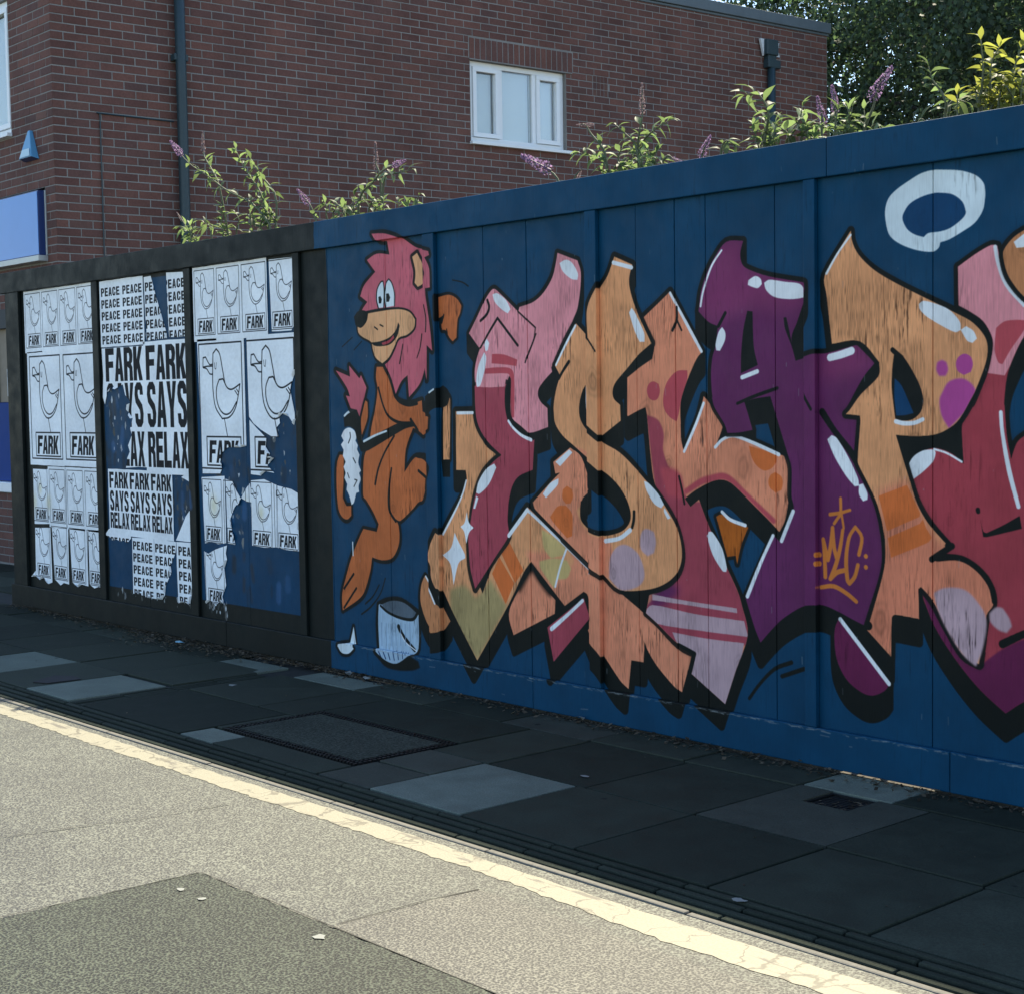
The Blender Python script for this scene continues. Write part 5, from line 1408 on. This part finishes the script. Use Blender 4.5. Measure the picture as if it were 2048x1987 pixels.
mb = MB(); mb.box(.93, 3.4, -.06, -.02, .79, 1.54, FM(0, 0)); mb.build("lower_panel", m_panelblue, bld, bevel=.004, loc=(BX, BY, 0))
mb = MB(); mb.box(.93, 3.4, -.05, .05, .692, .785, FM(0, 0)); mb.build("shop_sill", m_upvc, bld, bevel=.006, loc=(BX, BY, 0))
mb = MB(); mb.box(1.05, 1.02, -.05, -.03, 0, 0, FM(0, 0))
for s in (1.45, 2.1, 2.7):
    mb = MB(); mb.box(s-.02, s+.02, -.05, -.03, 1.545, 2.24, FM(0, 0)); mb.build("glazing_bar", m_dark, bld, loc=(BX, BY, 0))
nt = empty("notice", (BX-1.14, BY, 1.6), "small white notice in the shop window left of the hoarding", "notice")
mb = MB(); mb.box(1.10, 1.24, -.045, -.04, 1.60, 1.86, FM(0, 0)); mb.build("sheet", m_notice, nt, loc=nt.location)
mb = MB(); mb.box(1.11, 1.23, -.0398, -.038, 1.78, 1.83, FM(0, 0)); mb.box(1.12, 1.22, -.0398, -.038, 1.735, 1.75, FM(0, 0)); mb.box(1.12, 1.22, -.0398, -.038, 1.64, 1.65, FM(0, 0)); mb.build("print_block", m_print, nt, loc=nt.location)

# ------------------------------------------------------------------ shrubs behind the hoarding
def leaf_mesh(L, wd, curl, mat):
    mb = MB(); n = 5
    prof = [0.05, .55, 1, .9, .5, .03]
    for i in range(n+1):
        t = i/n; x = L*t; z = -curl*L*t*t+.18*L*t; w = wd*prof[i]*.5
        mb.v += [(x, -w, z+w*.35), (x, 0, z), (x, w, z+w*.35)]
    for i in range(n):
        a = i*3; mb.f += [(a, a+3, a+4, a+1), (a+1, a+4, a+5, a+2)]
    me = mb.mesh("leaf", mat)
    for p in me.polygons: p.use_smooth = True
    return me
LM = {m: [leaf_mesh(1, w, c, mm) for w, c in ((.42, .55), (.36, .95), (.46, .3), (.38, 1.25))] for m, mm in (('g', m_leaf), ('y', m_leafy))}
def flower_mesh(mat, seed):
    r = random.Random(seed); mb = MB()
    mb.tube([(0, 0, 0), (0, 0, .95)], [.03, .008], 5)
    for i in range(210):
        t = r.random()**.9; rad = (.125*(1-t)**.75+.018)*(1 if t > .08 else .6); a = r.uniform(0, 2*PI)
        p = Vector((math.cos(a)*rad, math.sin(a)*rad, t*.98)); s = r.uniform(.018, .034)
        u = Vector((r.gauss(0, 1), r.gauss(0, 1), r.gauss(0, 1))).normalized(); v = u.orthogonal().normalized(); w = u.cross(v)
        mb.poly([p+v*s, p+w*s, p-v*s, p-w*s])
    return mb.mesh("flower_spike", mat)
FMs = [flower_mesh(m_fl, i) for i in range(2)]; FM2 = [flower_mesh(m_fl2, i+7) for i in range(2)]
LAB = {
 'A': "tall buddleia spray in front of the downpipe, above the posters", 'B': "buddleia with purple spikes above the black to blue paint change",
 'C': "single drooping purple buddleia spike below the white window", 'D': "buddleia right of the white window with one tall upright seed spike",
 'E': "low buddleia tip with a faded spike between two taller clumps", 'F': "bushy buddleia with arching leafy top in front of the hopper pipe",
 'G': "buddleia with two hooked flower spikes against the building's far corner", 'H': "thin buddleia stem with a leaning purple spike against the dark tree",
 'I': "sparse leafy shoots on the hoarding top, left of the yellow bush", 'J': "dense sunlit yellow-green bush at the right end of the hoarding top"}
stems = {}
for ln in STEMS.strip().split('\n'):
    n, k, w, pts = ln.split('|')
    stems.setdefault(n, []).append((k, int(w), [Vector([float(v)/1000 for v in t.split(',')]) for t in pts.split()]))
for n, lst in stems.items():
    zt = 2.5
    if n in 'ABDFGJ':
        xa = min(p[0].x for _, _, p in lst)-.03; xb = max(p[0].x for _, _, p in lst)+.03
        for _ in range(7 if n != 'J' else 12):
            q = Vector((rnd.uniform(xa, xb), lst[0][2][0].y+rnd.uniform(-.06, .1), 2.40)); d = Vector((rnd.uniform(-.25, .25), rnd.uniform(-.1, .1), 1))*rnd.uniform(.16, .27)
            lst.append(('l', 0, [q, q+d*.5, q+d+Vector((rnd.uniform(-.05, .05), 0, 0))]))
    bx = sum(p[0].x for _, _, p in lst)/len(lst); by = sum(p[0].y for _, _, p in lst)/len(lst)
    base = Vector((bx, by+.25, 0))
    root = empty("yellow_bush" if n == 'J' else "buddleia_shrub", base, LAB[n], "bush" if n == 'J' else "shrub", "shrubs growing over the hoarding")
    mb = MB()
    trunk_top = base+Vector((0, 0, 1.1))
    mb.tube([base, base+Vector((.03, .02, .6)), trunk_top], [.022, .018, .014], 7)
    nl = 0
    for k, w, pts in lst:
        p0 = pts[0]
        low = p0+Vector(((bx-p0.x)*.5, .06, -.55))
        path = [trunk_top, low, p0]+pts[1:]
        fine = []
        for i in range(len(path)-1):
            a, b = path[i], path[i+1]
            for s_ in range(4): fine.append(a.lerp(b, s_/4))
        fine.append(path[-1])
        for _ in range(2): fine = [fine[0]]+[(fine[i-1]+fine[i]*2+fine[i+1])/4 for i in range(1, len(fine)-1)]+[fine[-1]]
        N = len(fine)
        mb.tube(fine, [.009*(1-i/N)+.0016 for i in range(N)], 5)
        end = fine[-1]
        acc = 0.0; side = rnd.random()*PI
        total = sum((fine[i+1]-fine[i]).length for i in range(N-1))
        run = 0
        fl_len = .024*w if k in 'fd' else 0
        for i in range(N-1):
            seg = fine[i+1]-fine[i]; run += seg.length; acc += seg.length
            step = .012 if n == 'J' else .023
            if fine[i].z < 2.30 or run > total-fl_len: continue
            if acc > step:
                acc = 0; side += PI/2+rnd.uniform(-.4, .4)
                t = seg.normalized(); u = t.orthogonal().normalized(); v = t.cross(u)
                for sgn in (0, PI):
                    if rnd.random() < .10: continue
                    d = (u*math.cos(side+sgn)+v*math.sin(side+sgn)+t*.55+Vector((0, 0, .15))).normalized()
                    L = rnd.uniform(.045, .078)*(1.2 if n == 'F' else .85 if n == 'J' else 1)*(1 if rnd.random() > .15 else .6)
                    y = Vector((0, 0, 1)).cross(d)
                    if y.length < .1: y = u
                    y.normalize(); z = d.cross(y)
                    M = Matrix((d, y, z)).transposed().to_4x4() @ Matrix.Rotation(rnd.uniform(-.7, .7), 4, 'X') @ Matrix.Scale(L, 4)
                    o = bpy.data.objects.new("leaf", LM['y' if n == 'J' else 'g'][rnd.randrange(4)])
                    M.translation = fine[i]-base
                    o.matrix_local = M; COL.objects.link(o); o.parent = root; nl += 1
        for q in range(2 if k == 'l' else 0):
            d = ((fine[-1]-fine[-3]).normalized()+Vector((rnd.uniform(-.5, .5), rnd.uniform(-.3, .3), rnd.uniform(-.2, .2)))).normalized()
            y = Vector((0, 0, 1)).cross(d).normalized(); z = d.cross(y); L = rnd.uniform(.04, .065)
            M = Matrix((d, y, z)).transposed().to_4x4() @ Matrix.Scale(L, 4); M.translation = end-base
            o = bpy.data.objects.new("leaf", LM['y' if n == 'J' else 'g'][q]); o.matrix_local = M; COL.objects.link(o); o.parent = root
        if k in 'fd':
            L = .024*w
            d = (end-fine[-5]).normalized()
            o = bpy.data.objects.new("flower_spike", (FMs if k == 'f' else FM2)[rnd.randrange(2)])
            q = d.to_track_quat('Z', 'Y').to_matrix().to_4x4()
            th = 1.15 if k == 'f' else .75
            M = q @ Matrix.Diagonal((L*th, L*th, L, 1)); M.translation = end-d*L*.85-base
            o.matrix_local = M; COL.objects.link(o); o.parent = root
    mb.build("stem", m_stem, root, smooth=True, loc=base)

# ------------------------------------------------------------------ trees
def tree(name, base, h, crown, nclump, nleaf, ls, mat, label, seed, low=.35):
    rs = np.random.RandomState(seed); r = random.Random(seed)
    root = empty(name, base, label, "tree", "trees behind the plot")
    B = Vector(base)
    mb = MB()
    top = B+Vector((r.uniform(-.4, .4), r.uniform(-.4, .4), h*.72))
    mb.tube([B, B+Vector((.05, .02, h*.2)), B.lerp(top, .5), top], [h*.032, h*.026, h*.02, h*.007], 9)
    rx, ry, rz = crown; cz = h-rz
    cen = []
    while len(cen) < nclump:
        p = rs.uniform(-1, 1, 3)
        d = np.linalg.norm(p)
        if d > 1 or d < .25: continue
        if d < .6 and rs.rand() < .5: continue
        cen.append(p*np.array([rx, ry, rz])*rs.uniform(.86, 1.06)+np.array([0, 0, cz]))
    cen = np.array(cen)
    for c in cen[::9]:
        q = B+Vector(c); st = B.lerp(top, r.uniform(.35, .95))
        m = st.lerp(q, .5)+Vector((0, 0, -.12))
        mb.tube([st, m, q], [h*.004, h*.0028, h*.0012], 5)
    mb.build("trunk", m_bark, root, smooth=True, loc=B)
    cl = rs.randint(0, nclump, nleaf)
    rad = np.where(rs.rand(nclump) < .3, .70, .42)*(rx/3.6)
    P = cen[cl]+rs.normal(0, 1, (nleaf, 3))*rad[cl][:, None]*np.array([.62, .62, .5])
    P += np.array(base)
    ax = rs.normal(0, 1, (nleaf, 3)); ax[:, 2] -= .35; ax /= np.linalg.norm(ax, axis=1)[:, None]
    up = rs.normal(0, 1, (nleaf, 3)); sd_ = np.cross(ax, up); sd_ /= np.linalg.norm(sd_, axis=1)[:, None]
    L = ls*rs.uniform(.6, 1.3, nleaf)[:, None]; Wd = L*.32
    V = np.empty((nleaf, 4, 3)); V[:, 0] = P-ax*L*.5; V[:, 1] = P+sd_*Wd; V[:, 2] = P+ax*L*.5; V[:, 3] = P-sd_*Wd
    V -= np.array(base)
    me = bpy.data.meshes.new("crown")
    me.vertices.add(nleaf*4); me.vertices.foreach_set("co", V.ravel())
    me.loops.add(nleaf*4); me.loops.foreach_set("vertex_index", np.arange(nleaf*4, dtype=np.int32))
    me.polygons.add(nleaf); me.polygons.foreach_set("loop_start", np.arange(0, nleaf*4, 4, dtype=np.int32)); me.polygons.foreach_set("loop_total", np.full(nleaf, 4, np.int32))
    me.materials.append(mat); me.update(); me.validate()
    o = bpy.data.objects.new("crown", me); COL.objects.link(o); o.parent = root
    return root
tree("broadleaf_tree", (.1, 15.6, 0), 11.5, (4.5, 3.6, 4.7), 300, 125000, .088, m_tree, "dense dark tree at the upper right, right of the building's far end", 3)
tree("broadleaf_tree", (-4.6, 17.5, 0), 12.0, (3.6, 3.2, 4.4), 190, 70000, .09, m_tree2, "bluish tree rising behind the flat roof of the brick building", 8)

# ------------------------------------------------------------------ litter
mb = MB()
def flake(p, r):
    an = rnd.uniform(0, 2*PI); u = Vector((math.cos(an), math.sin(an), rnd.uniform(-.4, .4)))*r; v = Vector((-math.sin(an), math.cos(an), rnd.uniform(-.4, .6)))*r*rnd.uniform(.3, .7)
    mb.poly([p+u, p+v, p-u*.9, p-v])
for i in range(4200):
    x = rnd.choice([rnd.uniform(.1, 4.6), rnd.uniform(2.0, 4.4), rnd.uniform(4.4, 9.4)])
    spread = .05 if x > 4.4 else .04+.10*max(0, math.sin((x-.4)*.85))*(1 if 2.2 < x < 4.3 else .5)
    flake(Vector((x, -.03-abs(rnd.gauss(0, spread)), .004+abs(rnd.gauss(0, .006)))), rnd.uniform(.004, .017))
for i in range(160): flake(Vector((rnd.uniform(0, 9.6), rnd.uniform(-1.68, -.1), .004)), rnd.uniform(.003, .007))
o = mb.build("leaf_litter", m_litter); tag(o, "dry leaf litter and dirt along the foot of the hoarding", kind='stuff')
def scrap(x, y, s, lab, n=9, flat=.3, mat=None, z=0.002):
    mb = MB(); pts = []
    for i in range(n):
        a = 2*PI*i/n; r = s*rnd.uniform(.55, 1.1); pts.append(Vector((x+math.cos(a)*r, y+math.sin(a)*r*.7, z+rnd.uniform(0, s*flat))))
    c = Vector((x, y, z+s*flat*.8)); b = len(mb.v)
    mb.v = [tuple(p) for p in pts]+[tuple(c)]
    mb.f = [(i, (i+1) % n, n) for i in range(n)]
    o = mb.build("litter_scrap", mat or m_scrap, loc=(x, y, 0)); tag(o, lab, "litter", "scraps of litter on the pavement and road")
scrap(2.72, -.13, .045, "crumpled pale blue scrap at the foot of the poster panels", 9, .5, simple("blue_scrap", (.25, .5, .6), .5, .2, 60, .2))
scrap(4.24, -.68, .03, "small pale scrap on the slab beside the ribbed band", 7, .15)
scrap(8.46, -1.535, .03, "round pale scrap beside the ribbed kerb, nearest the camera on the pavement", 10, .08)
scrap(7.03, -.78, .025, "thin pale scrap on the dark slab in front of the salmon letter feet", 6, .1)
scrap(4.42, -.06, .04, "bright white scrap against the hoarding foot just right of the black paint", 8, .5)
scrap(4.62, -.07, .03, "white scrap against the hoarding foot below the painted bucket", 8, .5)
scrap(6.26, -.055, .035, "curled pale scrap at the foot of the second blue batten", 8, .9)
scrap(7.15, -2.66, .022, "left one of two pale flat scraps lying close together on the dark asphalt", 8, .02, None, ROADZ+.006)
scrap(7.28, -2.66, .020, "right one of two pale flat scraps lying close together on the dark asphalt", 8, .02, None, ROADZ+.006)
scrap(7.82, -2.60, .028, "pale flattened scrap near the corner of the dark asphalt patch", 8, .02, None, ROADZ+.006)
